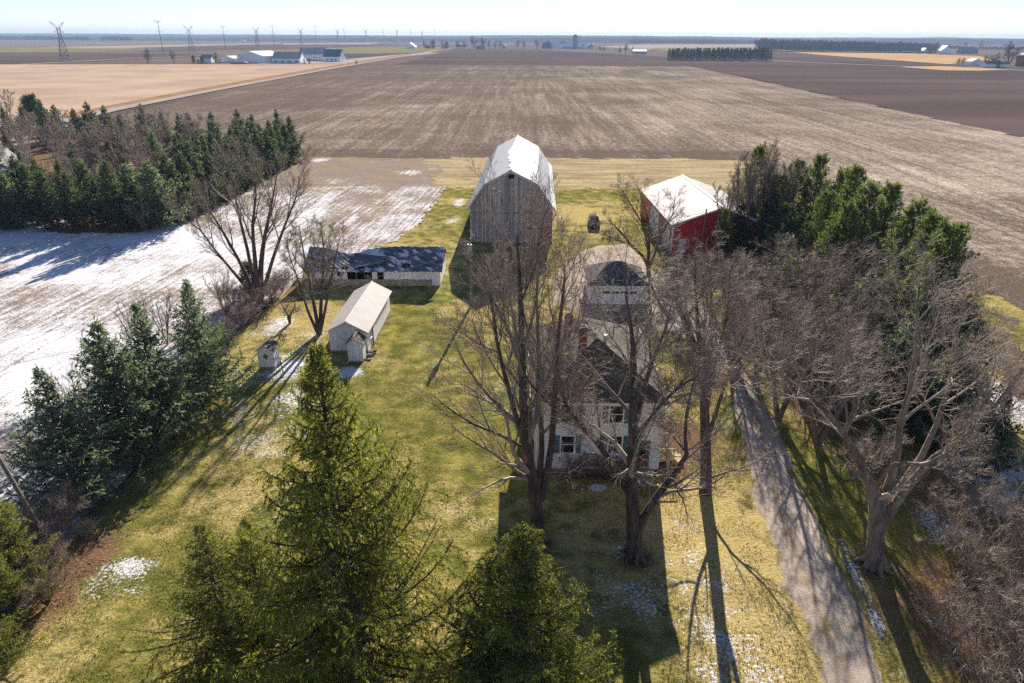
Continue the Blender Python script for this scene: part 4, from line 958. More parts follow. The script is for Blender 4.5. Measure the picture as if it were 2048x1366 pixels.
# the two trees in front of the house
B = G(1075, 1083)+(0,); y0 = B[1]
st = merge(px_line(B, [(1075, 1086), (1073, 1010), (1062, 940), (1048, 840), (1044, 700), (1040, 560), (1033, 470)], [y0, y0, y0, y0-.2, y0-.4, y0-.6, y0-.8], [.52, .42, .34, .27, .2, .11, .03]),
           px_line(B, [(1077, 1000), (1080, 930), (1085, 880), (1076, 800), (1078, 690), (1072, 600), (1078, 520)], [y0, y0+.3, y0+.5, y0+.8, y0+1.2, y0+1.6, y0+2], [.3, .2, .17, .14, .10, .06, .02]),
           px_line(B, [(1080, 1000), (1098, 930), (1106, 850), (1112, 760), (1116, 670), (1128, 580), (1130, 520)], [y0, y0+.2, y0+.4, y0+.4, y0+.4, y0+.4, y0+.5], [.3, .21, .19, .16, .12, .07, .02]),
           px_line(B, [(1060, 930), (1040, 860), (1015, 770), (995, 690), (985, 610), (970, 550)], [y0, y0-.6, y0-1, y0-1.4, y0-1.6, y0-1.8], [.2, .16, .13, .10, .06, .02]))
ex = [px_line(B, [(1062, 960), (1030, 940), (985, 905), (940, 880), (900, 850)], [y0, y0-.5, y0-1, y0-1.2, y0-1.4], [.14, .11, .08, .05, .02]),
      px_line(B, [(1052, 900), (1005, 870), (950, 850), (895, 815), (865, 790)], [y0, y0-.6, y0-1.2, y0-1.6, y0-2], [.13, .10, .07, .045, .02]),
      px_line(B, [(1044, 720), (1010, 650), (985, 600), (940, 560)], [y0, y0-.4, y0-.8, y0-1], [.10, .07, .05, .02]),
      px_line(B, [(1058, 960), (1020, 955), (970, 975), (930, 1000)], [y0, y0-1, y0-1.8, y0-2.5], [.12, .09, .05, .02]),
      px_line(B, [(1050, 860), (1010, 830), (960, 790), (910, 760)], [y0, y0-.2, y0-.4, y0-.6], [.12, .09, .06, .02]),
      px_line(B, [(1046, 780), (1000, 720), (950, 680), (905, 660)], [y0, y0-.5, y0-1, y0-1.2], [.11, .08, .05, .02])]
t_, c_ = bare(st, 12, (13, .30, .98, .62, .38, .11), ((7, .5, .5, .07), (7, .52, .54, .05), (4, .5, .8, .02)), .0095, .15, m_barkd, m_twigp, extra=ex, flare_=flare(0, 0, .42, 4))
plant('maple_tree', 'tall many stemmed bare tree in front of the left corner of the farmhouse', 'tree', B, [('trunk', t_), ('crown', c_)])
B = G(1270, 1113)+(0,); y0 = B[1]
st = merge(px_line(B, [(1270, 1116), (1267, 1050), (1264, 960), (1266, 850), (1268, 740), (1262, 650), (1250, 590)], [y0, y0, y0, y0+.2, y0+.4, y0+.6, y0+.8], [.56, .44, .36, .27, .19, .1, .03]),
           px_line(B, [(1266, 1000), (1225, 930), (1195, 885), (1150, 835), (1125, 795), (1115, 740)], [y0, y0+.2, y0+.5, y0+.7, y0+.9, y0+1.0], [.26, .21, .17, .12, .08, .03]),
           px_line(B, [(1275, 1060), (1299, 1014), (1335, 965), (1373, 910), (1369, 860), (1380, 790), (1400, 730)], [y0, y0-.3, y0-.6, y0-.9, y0-1.0, y0-1.0, y0-1.0], [.3, .24, .19, .13, .09, .06, .02]),
           px_line(B, [(1268, 860), (1285, 790), (1305, 720), (1330, 660), (1345, 600)], [y0, y0+.5, y0+1, y0+1.4, y0+1.6], [.2, .15, .11, .07, .02]),
           px_line(B, [(1266, 900), (1290, 850), (1330, 800), (1372, 765), (1420, 740)], [y0, y0-.4, y0-.8, y0-1.2, y0-1.6], [.16, .12, .09, .06, .02]))
ex = [px_line(B, [(1299, 1012), (1330, 985), (1372, 980), (1420, 972), (1460, 940)], [y0, y0-.8, y0-1.4, y0-2, y0-2.4], [.14, .11, .08, .05, .02]),
      px_line(B, [(1262, 960), (1215, 920), (1170, 905), (1130, 940)], [y0, y0-1, y0-2, y0-2.4], [.12, .09, .05, .02])]
t_, c_ = bare(st, 13, (12, .30, .98, .75, .40, .05), ((7, .65, .52, .02), (7, .65, .54, -.02), (4, .6, .75, -.06)), .0095, .18, m_barkd, m_twigp, extra=ex, flare_=flare(0, 0, .5, 5))
plant('maple_tree', 'bare spreading tree with a thick trunk right in front of the farmhouse wall', 'tree', B, [('trunk', t_), ('crown', c_)])
# tree at the right corner of the house
B = G(1410, 985)+(0,); y0 = B[1]
st = merge(px_line(B, [(1410, 990), (1412, 920), (1409, 825), (1406, 740), (1400, 690), (1392, 610), (1390, 520)], [y0, y0, y0, y0, y0, y0+.2, y0+.4], [.48, .38, .32, .27, .2, .1, .03]),
           px_line(B, [(1410, 830), (1424, 750), (1440, 690), (1455, 620), (1460, 540)], [y0, y0+.4, y0+.8, y0+1.2, y0+1.5], [.22, .17, .12, .07, .02]),
           px_line(B, [(1408, 900), (1440, 800), (1465, 720), (1500, 650)], [y0, y0-.4, y0-.8, y0-1.2], [.18, .13, .09, .03]),
           px_line(B, [(1404, 740), (1380, 660), (1350, 600), (1340, 540)], [y0, y0-.3, y0-.5, y0-.7], [.18, .13, .08, .03]))
ex = [px_line(B, [(1412, 960), (1450, 945), (1500, 930), (1550, 900)], [y0, y0-.8, y0-1.2, y0-1.6], [.10, .07, .05, .02]), px_line(B, [(1408, 930), (1370, 900), (1350, 850)], [y0, y0-.6, y0-1], [.12, .08, .03])]
t_, c_ = bare(st, 14, (10, .36, .98, .7, .36, .05), ((7, .6, .52, .04), (6, .6, .54, .02), (4, .55, .75, .01)), .0095, .17, m_barkd, m_twigr, extra=ex)
plant('maple_tree', 'dark trunked bare tree between the farmhouse corner and the driveway', 'tree', B, [('trunk', t_), ('crown', c_)])
# left tree by the long shed: many stems fanning out
B = G(514, 605)+(0,); y0 = B[1]
st = merge(*[px_line(B, p, [y0+dy*k for k in range(len(p))], r) for p, dy, r in (
    ([(520, 605), (522, 530), (530, 470), (545, 400), (555, 340)], .4, [.42, .3, .22, .12, .03]), ([(516, 600), (510, 520), (505, 450), (512, 390), (505, 330)], -.3, [.36, .25, .18, .1, .03]),
    ([(512, 600), (490, 545), (455, 480), (425, 430), (395, 385)], .5, [.3, .22, .16, .1, .03]), ([(512, 600), (480, 560), (430, 500), (400, 460), (360, 430)], -.5, [.24, .18, .12, .08, .02]),
    ([(522, 600), (545, 520), (570, 450), (590, 400), (600, 350)], .6, [.26, .2, .14, .08, .02]), ([(514, 600), (495, 500), (475, 420), (465, 360), (450, 310)], .8, [.26, .2, .14, .08, .02]))])
t_, c_ = bare(st, 15, (9, .35, .98, .5, .34, .10), ((6, .5, .52, .06), (5, .52, .56, .04), (4, .5, .75, .02)), .014, .14, m_barkd, m_twig)
plant('bare_tree', 'wide bare tree of many fanning stems at the left end of the long shed', 'tree', B, [('trunk', t_), ('crown', c_)])
B = G(638, 668)+(0,); y0 = B[1]
st = merge(*[px_line(B, p, [y0+dy*k for k in range(len(p))], r) for p, dy, r in (
    ([(638, 668), (630, 620), (618, 560), (608, 510), (600, 460)], .2, [.26, .2, .15, .09, .02]), ([(640, 668), (642, 610), (645, 550), (648, 500), (640, 460)], .5, [.24, .19, .14, .08, .02]), ([(636, 668), (615, 620), (600, 570), (585, 530), (572, 490)], -.3, [.2, .14, .1, .06, .02]), ([(640, 668), (650, 620), (662, 560), (672, 510), (680, 475)], .1, [.2, .15, .1, .06, .02]))])
t_, c_ = bare(st, 16, (9, .3, .98, .6, .32, .08), ((6, .5, .52, .06), (6, .52, .56, .04), (4, .5, .75, .02)), .012, .15, m_barkd, m_twig)
plant('bare_tree', 'bare three stemmed tree beside the tin roofed shed', 'tree', B, [('trunk', t_), ('crown', c_)])
B = G(580, 648)+(0,)
t_, c_ = bare(merge(stem(2.6, .13, (-.5, 0), 3), stem(2.4, .11, (.8, .2), 4), stem(2.3, .10, (.1, -.6), 5)), 17, (6, .4, .98, .9, .6, .04), ((5, .7, .55, .05), (5, .7, .5, .03)), .012, .22, m_barkd, m_twig)
plant('apple_tree', 'small low bare fruit tree on the grass left of the tin roofed shed', 'tree', B, [('trunk', t_), ('crown', c_)])
B = G(1300, 552)+(0,); y0 = B[1]
st = merge(*[px_line(B, p, [y0+dy*k for k in range(len(p))], r) for p, dy, r in (
    ([(1298, 555), (1296, 525), (1298, 490), (1296, 440), (1275, 370)], .4, [.34, .26, .2, .12, .03]), ([(1296, 535), (1285, 512), (1262, 490), (1240, 462), (1215, 440)], -.3, [.24, .2, .15, .1, .03]), ([(1299, 535), (1310, 505), (1325, 465), (1345, 430), (1350, 390)], .2, [.22, .17, .12, .07, .02]), ([(1296, 500), (1285, 450), (1262, 410), (1245, 380)], -.2, [.16, .12, .08, .02]), ([(1262, 490), (1235, 480), (1210, 470)], .1, [.1, .07, .02]))])
t_, c_ = bare(st, 18, (9, .3, .98, .7, .34, .05), ((6, .6, .55, .04), (5, .6, .55, .02), (3, .55, .75, 0)), .015, .18, m_barkd, m_twig)
plant('bare_tree', 'bare tree leaning over the grass between the garage and the red shed', 'tree', B, [('trunk', t_), ('crown', c_)])
# dense reddish trees right of the drive: three forms reused
def form(seed, h, r, nst, spread, rmin=.012, mt=None, bt=None, sub=((7, .6, .52, .05), (6, .6, .56, .03), (3, .55, .78, .01)), limbs=(10, .30, .98, .75, .46, .06), **k):
    rn = random.Random(seed); ss = []
    for i in range(nst):
        a = 6.28*i/nst+rn.uniform(-.4, .4); s = spread*rn.uniform(.6, 1.1) if nst > 1 else rn.uniform(-.5, .5)
        ss.append(stem(h*rn.uniform(.8, 1), r*rn.uniform(.75, 1), (s*math.cos(a), s*math.sin(a)), seed*10+i, r1=rmin*1.6))
    return bare(merge(*ss), seed, limbs, sub, rmin, .18, mt or m_bark, bt or m_twigr, **k)
FA = form(21, 12.5, .34, 3, 4.0); FB = form(22, 13.5, .36, 2, 3.0); FC = form(23, 11, .3, 4, 4.2)
FH_ = {id(FA): 13.2, id(FB): 13.8, id(FC): 11.6}
spots_ = [(FA, 1600, 610, 51, .4, 'nearest bare tree on the right verge of the drive, behind the old maple'), (FB, 1545, 575, 57.5, 1.9, 'reddish bare tree on the drive edge, just behind the verge tree'),
          (FC, 1710, 590, 55, 2.6, 'reddish bare tree among dark spruces, above the old maple'), (FA, 1665, 478, 66, 3.3, 'bare reddish tree with a broad top in front of the tall pines'),
          (FB, 1475, 530, 66, 4.2, 'twiggy bare tree on the drive edge, level with the garage'), (FC, 1440, 505, 74, 5.1, 'greyish twiggy tree between garage and red shed gable'),
          (FA, 1810, 552, 60, .9, 'bare tree on the field side of the thicket, near the last pine'), (FB, 1740, 500, 68, 2.2, 'reddish bare tree below the middle of the pine row'),
          (FC, 1385, 545, 74, 1.2, 'low twiggy tree closest to the right side of the garage'), (FA, 1540, 490, 74, 5.5, 'greyish bare tree below the slender trees, at the top of the thicket'),
          (FB, 1900, 570, 55, 3.0, 'bare tree at the right end of the thicket below the lowest pine'), (FC, 1480, 610, 60.5, 4.0, 'small bare tree overhanging the driveway bend'),
          (FA, 1690, 640, 47, 1.0, 'bare tree directly behind the left limbs of the old maple'), (FB, 1610, 520, 62, 2.9, 'reddish bare tree in the middle of the right thicket')]
proto = {}
for k, (f, px, py, by, rz, lb) in enumerate(spots_):
    p = W(px, py, by); x = p[0]; sc = p[2]/FH_[id(f)]
    if id(f) not in proto: o = plant('bare_tree', lb, 'tree', (x, by, 0), [('trunk', f[0]), ('crown', f[1])], rz, 'reddish bare trees right of the drive'); o.scale = (max(sc, .8), max(sc, .8), sc); proto[id(f)] = o
    else: dup(proto[id(f)], (x, by, 0), rz, (max(sc, .8), max(sc, .8), sc), lb)
# tall narrow trees beside the red shed
FD = form(24, 15, .2, 3, 2.2, .014, m_bark, m_twig, ((6, .45, .5, .08), (5, .5, .5, .05), (4, .6, .5, 0)), (11, .3, .98, .45, .26, .12))
first = None
for k, (px, py, tp, rz, lb) in enumerate([(1468, 498, 318, 0, 'slender bare tree crossing the red shed gable, leftmost of the slender group'), (1492, 490, 290, 2.0, 'tallest slender bare tree hiding the right half of the red shed'), (1520, 492, 300, 4.1, 'slender bare tree behind the tallest one, right of the red shed'), (1548, 500, 310, 5.2, 'slender bare tree below the topmost pine, rightmost of the slender group'), (1440, 508, 352, 1.0, 'thin low bare tree against the red shed gable beside the service pole')]):
    x, y = G(px, py); sc = W(px, tp, y)[2]/15.0
    if first is None: first = plant('slender_tree', lb, 'tree', (x, y, 0), [('trunk', FD[0]), ('crown', FD[1])], rz, 'slender bare trees beside the red shed'); first.scale = (sc,)*3
    else: dup(first, (x, y, 0), rz, sc, lb)
# --- spruces
def spruce(seed, H, Rb, step=.34, per=6, needle=(.17, .022), dens=1.0, droop=.25, up_tip=.05, m=None, bark=None, hang=.3, z0=.6, ragged=.3, shape=.82, sub_n=12, kn=(17, 15), tipm=None):
    rng = np.random.RandomState(seed)
    zs = []; z = z0
    while z < H-.25: zs.append(z); z += step*(1.0-.45*z/H)*rng.uniform(.8, 1.2)
    zs = np.array(zs); zb = np.repeat(zs, per)+rng.uniform(-.12, .12, len(zs)*per)
    q = np.clip(1-zb/H, .02, 1); N = len(zb)
    az = np.tile(np.arange(per)*6.283/per, len(zs))+np.repeat(rng.uniform(0, 6.28, len(zs)), per)+rng.normal(0, .25, N)
    L = Rb*np.power(q, shape)*np.clip(.72+zb/H*2.2, 0, 1)*rng.uniform(1-ragged, 1+ragged*.7, N)*(1+.16*np.sin(az*2+seed)+.12*np.sin(zb*1.7+az))+.05
    L *= np.where(q > .93, rng.uniform(.6, 1, N), 1)
    el = .55*(1-q)**2+.05-droop*q
    d = np.stack([np.cos(az)*np.cos(el), np.sin(az)*np.cos(el), np.sin(el)], 1)
    base = np.stack([0*az, 0*az, zb], 1)
    K = 7; upk = np.zeros((N, K)); upk[:] = np.linspace(-droop*.22, up_tip+.14, K)[None]
    r0 = .012+.018*L
    b1 = extend(base, d, L, K, upk, .05, rng, r0, .006)
    Lr = np.linalg.norm(np.diff(b1[0], axis=1), axis=2).sum(1)
    b2 = grow(b1, sub_n, .10, 1.0, .85, .34, 4, -hang*.35, .10, .5, .005, rng, taper=.55, flat=True, lmin=.14)
    k2 = rng.rand(len(b2[0])) < np.repeat(np.clip(Lr/(.62*Rb), .22, 1), sub_n); b2 = (b2[0][k2], b2[1][k2])
    sel = rng.rand(len(b2[0])) < .8; b2s = (b2[0][sel], b2[1][sel])
    b3 = grow(b2s, 3, .2, 1, .7, .5, 3, -hang, .14, .5, .004, rng, lmin=.12)
    ln, wd = needle; q_ = dens*.17/ln
    V = [kites(b1, kn[0]*1.5*q_, .1, 1, ln, wd, .48, rng, .05), kites(b2, kn[0]*q_, .0, 1, ln, wd, .42, rng, hang*.3), kites(b3, kn[1]*q_, .0, 1, ln*.9, wd, .38, rng, hang*.5)]
    nb = (len(V[0])+len(V[1]))//4
    top = line_arr([(0, 0, H-1.4), (0.02, 0, H-.6), (0, 0, H+.15)], [.03, .02, .005], 4)
    V.append(kites(top, 16, 0, 1, ln*.8, wd, .4, rng, -.3))
    V = np.concatenate(V)
    tr = line_arr([(0, 0, -.1), (0, .03, H*.35), (.02, 0, H*.7), (0, 0, H)], [H*.013+.05, H*.010+.03, H*.006, .012], 8)
    tm = tubes([(tr, 8), (b1, 4)], 'trunk', bark or m_barkd)
    cm = np_mesh('crown', V, quads(V), m or m_spruce)
    if tipm is not None:
        cm.materials.append(tipm); mi = np.zeros(len(V)//4, np.int32); mi[nb:] = rng.rand(len(mi)-nb) < .62; cm.polygons.foreach_set('material_index', mi)
    return tm, cm
y = 23.4; x = W(627, 668, y)[0]+.05; sA = W(627, 668, y)[2]/20.75
SA = spruce(31, 20.6, 7.4, .66, 6, (.17, .0145), 1.75, .22, .20, m_spruce, None, 1.0, .8, .42, .92, 22, (26, 26), m_tip)
plant('spruce_tree', 'largest spruce with drooping branches filling the lower left foreground', 'spruce', (x, y, 0), [('trunk', SA[0]), ('crown', SA[1])], .6).scale = (1.0, 1.0, sA)
SB = spruce(32, 13.7, 4.9, .50, 6, (.15, .0145), 1.6, .12, .18, m_spruce, None, .6, .5, .36, .86, 20, (26, 24), m_tip)
plant('spruce_tree', 'yellow green spruce at the bottom centre before the shaded house lawn', 'spruce', (.45, 20.3, 0), [('trunk', SB[0]), ('crown', SB[1])], 1.1).scale = (1.3, 1.3, .985)
SC = spruce(33, 11.8, 4.2, .44, 5, (.16, .016), 1.5, .10, .16, m_spruce, None, .55, .4, .38, .92, 14, (22, 20), m_tip)
s3 = plant('spruce_tree', 'shorter bushy spruce at the left foot of the largest spruce', 'spruce', (W(398, 1042, 26.4)[0], 26.4, 0), [('trunk', SC[0]), ('crown', SC[1])], .2)
s3.scale = (1.0, 1.0, W(398, 1042, 26.4)[2]/11.95)
dup(s3, (W(488, 1028, 25.6)[0], 25.6, 0), 2.5, (.95, .95, W(488, 1028, 25.6)[2]/11.95), 'bushy spruce squeezed between the largest spruce and the shorter one')
dup(s3, (-3.4, 18.6, 0), 4.0, .72, 'low spruce between the two foreground spruces at the bottom edge')
s4 = dup(s3, (5.1, 17.9, 0), 1.0, .62, 'low bright spruce at the bottom edge right of the centre spruce')
# left row of blue-green spruces
SL = [spruce(41, 11.7, 4.9, .50, 5, (.24, .042), .9, .08, .20, m_bspruce, None, .4, .3, .40, 1.02, 14, (19, 16)), spruce(42, 11.2, 4.2, .50, 5, (.24, .042), .9, .12, .18, m_bspruce, None, .45, .3, .42, 1.08, 14, (19, 16)), spruce(43, 10.2, 4.8, .46, 5, (.24, .042), .9, .06, .20, m_bspruce, None, .4, .3, .38, .95, 14, (19, 16))]
SLp = []
def at_top(px, py, base_y, H):     # the scale that brings a tree of height H, standing at distance base_y, up to the seen tip
    p = W(px, py, base_y); return p[0], p[2]/H
LB = [(0, 370, 560, 54.0, 'dark spruce furthest along the left row, nearest the lone outhouse'), (1, 270, 605, 48.6, 'slim spruce in the left row, second from its far end'), (2, 190, 642, 44.5, 'ragged spruce with a bent top in the middle of the left row'),
      (0, 75, 735, 39.0, 'spruce nearest the leaning pole in the left row')]
for k, (v, px, py, by, lb) in enumerate(LB):
    x, sc = at_top(px, py, by, (11.6, 11.1, 10.1)[v])
    if v in dict(SLp): dup(dict(SLp)[v], (x, by, 0), k*1.3, (max(sc, .6)*1.05, max(sc, .6)*1.05, sc), lb)
    else:
        o = plant('spruce_tree', lb, 'spruce', (x, by, 0), [('trunk', SL[v][0]), ('crown', SL[v][1])], k*1.3, 'spruces along the left fence row'); o.scale = (sc*1.02, sc*1.02, sc); SLp.append((v, o))
# bottom-left corner evergreens
for px, py, by, lb in ((15, 975, 31.0, 'olive green spruce cut by the left edge below the leaning pole'), (25, 1110, 28.5, 'yellowish spruce at the left edge beside brown brush'), (-20, 1190, 25.5, 'lowest evergreen in the lower left corner')):
    x, sc = at_top(px, py, by, 11.75); dup(s3, (x-1.2, by, 0), by, (max(sc*1.15, .5),)*2+(sc,), lb, 'evergreens in the lower left corner')
# --- the windbreak on the left
WB = [spruce(51, 10.1, 3.7, .74, 6, (.36, .075), .8, .02, .2, m_gspruce, None, .2, .3, .5, .9, 12, (20, 12)), spruce(52, 10.1, 3.5, .74, 6, (.36, .075), .8, .06, .16, m_gspruce, None, .2, .3, .55, 1.0, 12, (20, 12)), spruce(53, 10.1, 3.9, .74, 6, (.36, .07), .8, -.02, .2, m_bspruce, None, .2, .3, .5, .75, 12, (20, 12))]
wbp = {}
def wb(v, x, y, h, rz, lb, grp):
    sc = h/10.0; ww = .85+.45*((x*7.13+y*3.7) % 1.0); s = (sc*ww, sc*ww, sc)
    if v in wbp: dup(wbp[v], (x, y, 0), rz, s, lb, grp)
    else:
        o = plant('spruce_tree', lb, 'spruce', (x, y, 0), [('trunk', WB[v][0]), ('crown', WB[v][1])], rz, grp); o.scale = s; wbp[v] = o
rn = random.Random(77)
n = 13
for k in range(n):
    wb(rn.choice([0, 1, 2, 0]), -59.5-k*3.5+rn.uniform(-.6, .6), 113.5+rn.uniform(-1, 1.6), rn.uniform(7.6, 11.6), rn.uniform(0, 6), 'conifer on the snow side front of the left grove, %s from its right corner' % ORD[k], 'front row of the left grove')
for k in range(11):
    wb(rn.choice([0, 1, 2, 1]), -62-k*4.1+rn.uniform(-.8, .8), 119.5+rn.uniform(-1.5, 1.5), rn.uniform(8.5, 11), rn.uniform(0, 6), 'conifer just behind the front row of the left grove, %s from its right corner' % ORD[k], 'second row of the left grove')
for k in range(15):
    wb(rn.choice([0, 1, 0]), -58.6+rn.uniform(-.5, .5)+.15*k*.6, 119+k*4.5, rn.uniform(9.2, 11.3), rn.uniform(0, 6), 'dark conifer on the field edge of the left grove, %s from its near corner' % ORD[k], 'field edge row of the left grove')
for k in range(13):
    wb(rn.choice([0, 1, 0]), -63.8+rn.uniform(-.8, .8), 128+k*4.6, rn.uniform(9.5, 11.5), rn.uniform(0, 6), 'dark conifer in the inner edge row of the left grove, %s from its near end' % ORD[k], 'inner edge row of the left grove')
for k in range(7):
    wb(rn.choice([0, 1, 2]), -69+rn.uniform(-1, 1), 146+k*6.5, rn.uniform(9.5, 11.5), rn.uniform(0, 6), 'dark conifer in the innermost row of the left grove, %s from its near end' % ORD[k], 'innermost row of the left grove')
for k in range(14):
    wb(rn.choice([0, 1, 1]), -66-k*6.0+rn.uniform(-1.5, 1.5), 196+k*1.6+rn.uniform(-2, 2), rn.uniform(9, 12), rn.uniform(0, 6), 'pointed conifer along the far side of the left grove, %s from its right end' % ORD[k], 'far side of the left grove')
for k, (px, py) in enumerate([(15, 420), (-10, 330), (30, 300), (75, 395), (-30, 400)]):
    x, y = G(px, py+40); wb(2 if k % 2 else 0, x, y, rn.uniform(8.5, 10.5), k*1.1, 'conifer behind the grove clearing at the left edge, %s from the bottom' % ORD[[0, 3, 4, 1, 2][k]] if k != 4 else 'conifer half outside the left edge of the grove', 'conifers at the left edge of the grove')
for k, (px, py) in enumerate([(-60, 300), (-25, 285), (20, 275), (55, 268), (100, 272), (-90, 320)]):
    x, y = G(px, py); wb(0, x, y, rn.uniform(8, 10), k, 'conifer at the far left end of the grove, %s from the frame edge' % ORD[[1, 2, 3, 4, 5, 0][k]], 'far left end of the grove')
# round-headed evergreen by the road
rp = spruce(58, 9.5, 4.8, .5, 7, (.34, .075), .8, -.2, .2, m_gspruce, None, .1, .2, .18, .36, 9, (20, 12))
x, y = G(72, 248); plant('round_evergreen', 'round headed dark evergreen standing alone beside the road', 'evergreen', (x, y, 0), [('trunk', rp[0]), ('crown', rp[1])])
# pale bare trees inside the grove
FE = form(61, 12, .2, 3, 3.5, .022, m_birch, m_twigp, ((6, .5, .5, .06), (5, .55, .5, .04), (4, .6, .5, 0)), (9, .25, .98, .5, .34, .10)); FF = form(62, 9, .14, 5, 4.5, .022, m_bark, m_brush, ((6, .5, .5, .06), (6, .55, .5, .04)), (9, .15, .98, .55, .42, .08))
g1 = g2 = None
for k, (px, py, sc, lb) in enumerate([(125, 345, 1.15, 'pale barked bare tree leaning over the grove clearing'), (190, 345, .9, 'pale bare tree right of the grove clearing'), (270, 330, 1.0, 'white stemmed bare tree left of the grove centre'), (325, 325, 1.1, 'white stemmed bare tree in the centre of the grove'), (390, 310, .9, 'pale bare tree near the dark inner rows'), (20, 250, 1.0, 'pale bare tree near the round evergreen at the left edge'), (60, 330, 1.0, 'greyish bare tree left of the grove clearing')]):
    x, y = G(px, py); s_ = sc
    if g1 is None: g1 = plant('bare_tree', lb, 'tree', (x, y, 0), [('trunk', FE[0]), ('crown', FE[1])], k, 'pale bare trees inside the grove'); g1.scale = (s_,)*3
    else: dup(g1, (x, y, 0), k*1.1, s_, lb)
for k, (px, py, sc, lb) in enumerate([(150, 370, .8, 'pinkish thicket of stems in front of the leaning pale tree'), (240, 365, .8, 'pinkish thicket left of the grove centre'), (300, 368, .75, 'pinkish thicket in the centre of the grove'), (350, 375, .7, 'brown thicket between spruces near the grove corner'), (290, 462, .55, 'grey hanging thicket by the pole gate'), (375, 440, .6, 'bare thicket at the right corner of the grove'), (430, 395, .6, 'bare thicket on the field edge of the grove'), (505, 352, .45, 'low thicket at the foot of the dark edge row'), (225, 310, .9, 'pinkish thicket before the far side conifers'), (90, 300, .9, 'brown thicket below the round evergreen'), (40, 290, .9, 'brown thicket beside the left frame edge')]):
    x, y = G(px, py)
    if g2 is None: g2 = plant('thicket', lb, 'shrub', (x, y, 0), [('trunk', FF[0]), ('crown', FF[1])], k, 'bare thickets inside the grove'); g2.scale = (sc,)*3
    else: dup(g2, (x, y, 0), k*1.7, sc, lb)
rn = random.Random(15)
for k in range(16):
    x, y = -84-(k % 8)*7.5+rn.uniform(-2.5, 2.5), 134+(k//8)*30+rn.uniform(-9, 9)
    dup(g1, (x, y, 0), k*.9, rn.uniform(.6, .85), 'bare tree inside the left grove, %s row, %s from the right' % (('near', 'far')[k//8], ORD[k % 8]))
for k in range(18):
    x, y = -80-(k % 9)*7+rn.uniform(-3, 3), 128+(k//9)*36+rn.uniform(-8, 8)
    dup(g2, (x, y, 0), k*1.3, rn.uniform(.5, .8), 'low bare thicket inside the left grove, %s row, %s from the right' % (('near', 'far')[k//9], ORD[k % 9]))
for k in range(12):
    x, y = -73-(k % 6)*6+rn.uniform(-3, 3), 142+(k//6)*26+rn.uniform(-8, 8)
    wb(k % 3, x, y, rn.uniform(7, 9.5), k*1.1, 'scattered conifer inside the left grove, %s row, %s from the right' % (('near', 'far')[k//6], ORD[k % 6]), 'scattered conifers inside the left grove')
# --- white pines on the right
def pine(seed, H, Rb, m=None):
    rng = np.random.RandomState(seed); per = 5
    zs = np.arange(H*.10, H-.4, .62); zb = np.repeat(zs, per)+rng.uniform(-.2, .2, len(zs)*per); N = len(zb); q = 1-zb/H
    az = np.tile(np.arange(per)*6.283/per, len(zs))+np.repeat(rng.uniform(0, 6.28, len(zs)), per)+rng.normal(0, .3, N)
    L = Rb*np.clip(np.power(np.clip(q, 0, 1), .52), 0, 1)*rng.uniform(.6, 1.12, N)+.25
    el = .25+.65*(1-q)**2
    d = np.stack([np.cos(az)*np.cos(el), np.sin(az)*np.cos(el), np.sin(el)], 1)
    b1 = extend(np.stack([0*az, 0*az, zb], 1), d, L, 6, .09, .08, rng, .015+.016*L, .008)
    b2 = grow(b1, 11, .25, 1, .8, .34, 4, .14, .10, .5, .007, rng, taper=.4, flat=False, lmin=.35)
    V = np.concatenate([kites(b2, 34, .35, 1.0, .32, .036, .62, rng, -.25), kites(b1, 34, .7, 1.0, .30, .030, .62, rng, -.25), kites(line_arr([(0, 0, H-1), (0, 0, H-.5), (0, 0, H)], [.02, .02, .01], 4), 110, .2, 1, .3, .03, .6, rng, -.3)])
    tr = line_arr([(0, 0, -.1), (.1, 0, H*.4), (0, .1, H*.75), (0, 0, H)], [.2, .15, .09, .02], 7)
    return tubes([(tr, 7), (b1, 4), (b2, 3)], 'trunk', m_barkd), np_mesh('crown', V, quads(V), m or m_pine)
PI = [pine(71, 13, 4.1), pine(72, 12, 3.8), pine(73, 12.5, 4.4)]; PH = (13.0, 12.0, 12.5); pip = {}
def putpine(v, px, py, by, lb, wide=1.0):
    if px == 1452: wide = .7
    x, sc = at_top(px, py, by, PH[v]); sw = max(sc, .8)*wide
    if v in pip: dup(pip[v], (x, by, 0), px*.37, (sw, sw, sc), lb)
    else:
        o = plant('pine_tree', lb, 'pine', (x, by, 0), [('trunk', PI[v][0]), ('crown', PI[v][1])], px*.37, 'pines along the right field edge'); o.scale = (sw, sw, sc); pip[v] = o
for k, (v, px, py, by, lb) in enumerate([(0, 1520, 300, 112, 'topmost pine standing apart beside the slender bare trees'), (1, 1600, 322, 106, 'pine left of the highest pair in the right row'), (0, 1642, 318, 101, 'tall pine at the head of the right row'), (2, 1690, 345, 95, 'broad pine below the head of the right row'), (0, 1715, 342, 90, 'pine with a rounded top at the middle field edge'),
        (1, 1660, 385, 88, 'yellowish pine inside the right row, below the broad one'), (2, 1745, 375, 82, 'dense pine in the middle of the field edge row'), (0, 1785, 378, 77, 'bushy pine right of the middle of the field edge row'), (1, 1700, 405, 80, 'light green pine inside the row next to reddish twigs'), (2, 1838, 412, 70, 'dark green pine third from the lower end of the row'),
        (0, 1868, 440, 65, 'green pine second from the lower end of the row'), (1, 1908, 450, 60, 'lowest pine standing alone at the end of the row'), (2, 1575, 412, 96, 'pale green pine half hidden by slender bare trees'), (1, 1452, 420, 97, 'yellow green pine touching the red shed gable'), (1, 1560, 350, 104, 'shaded pine among the slender bare trees')]):
    putpine(v, px, py, by, lb)
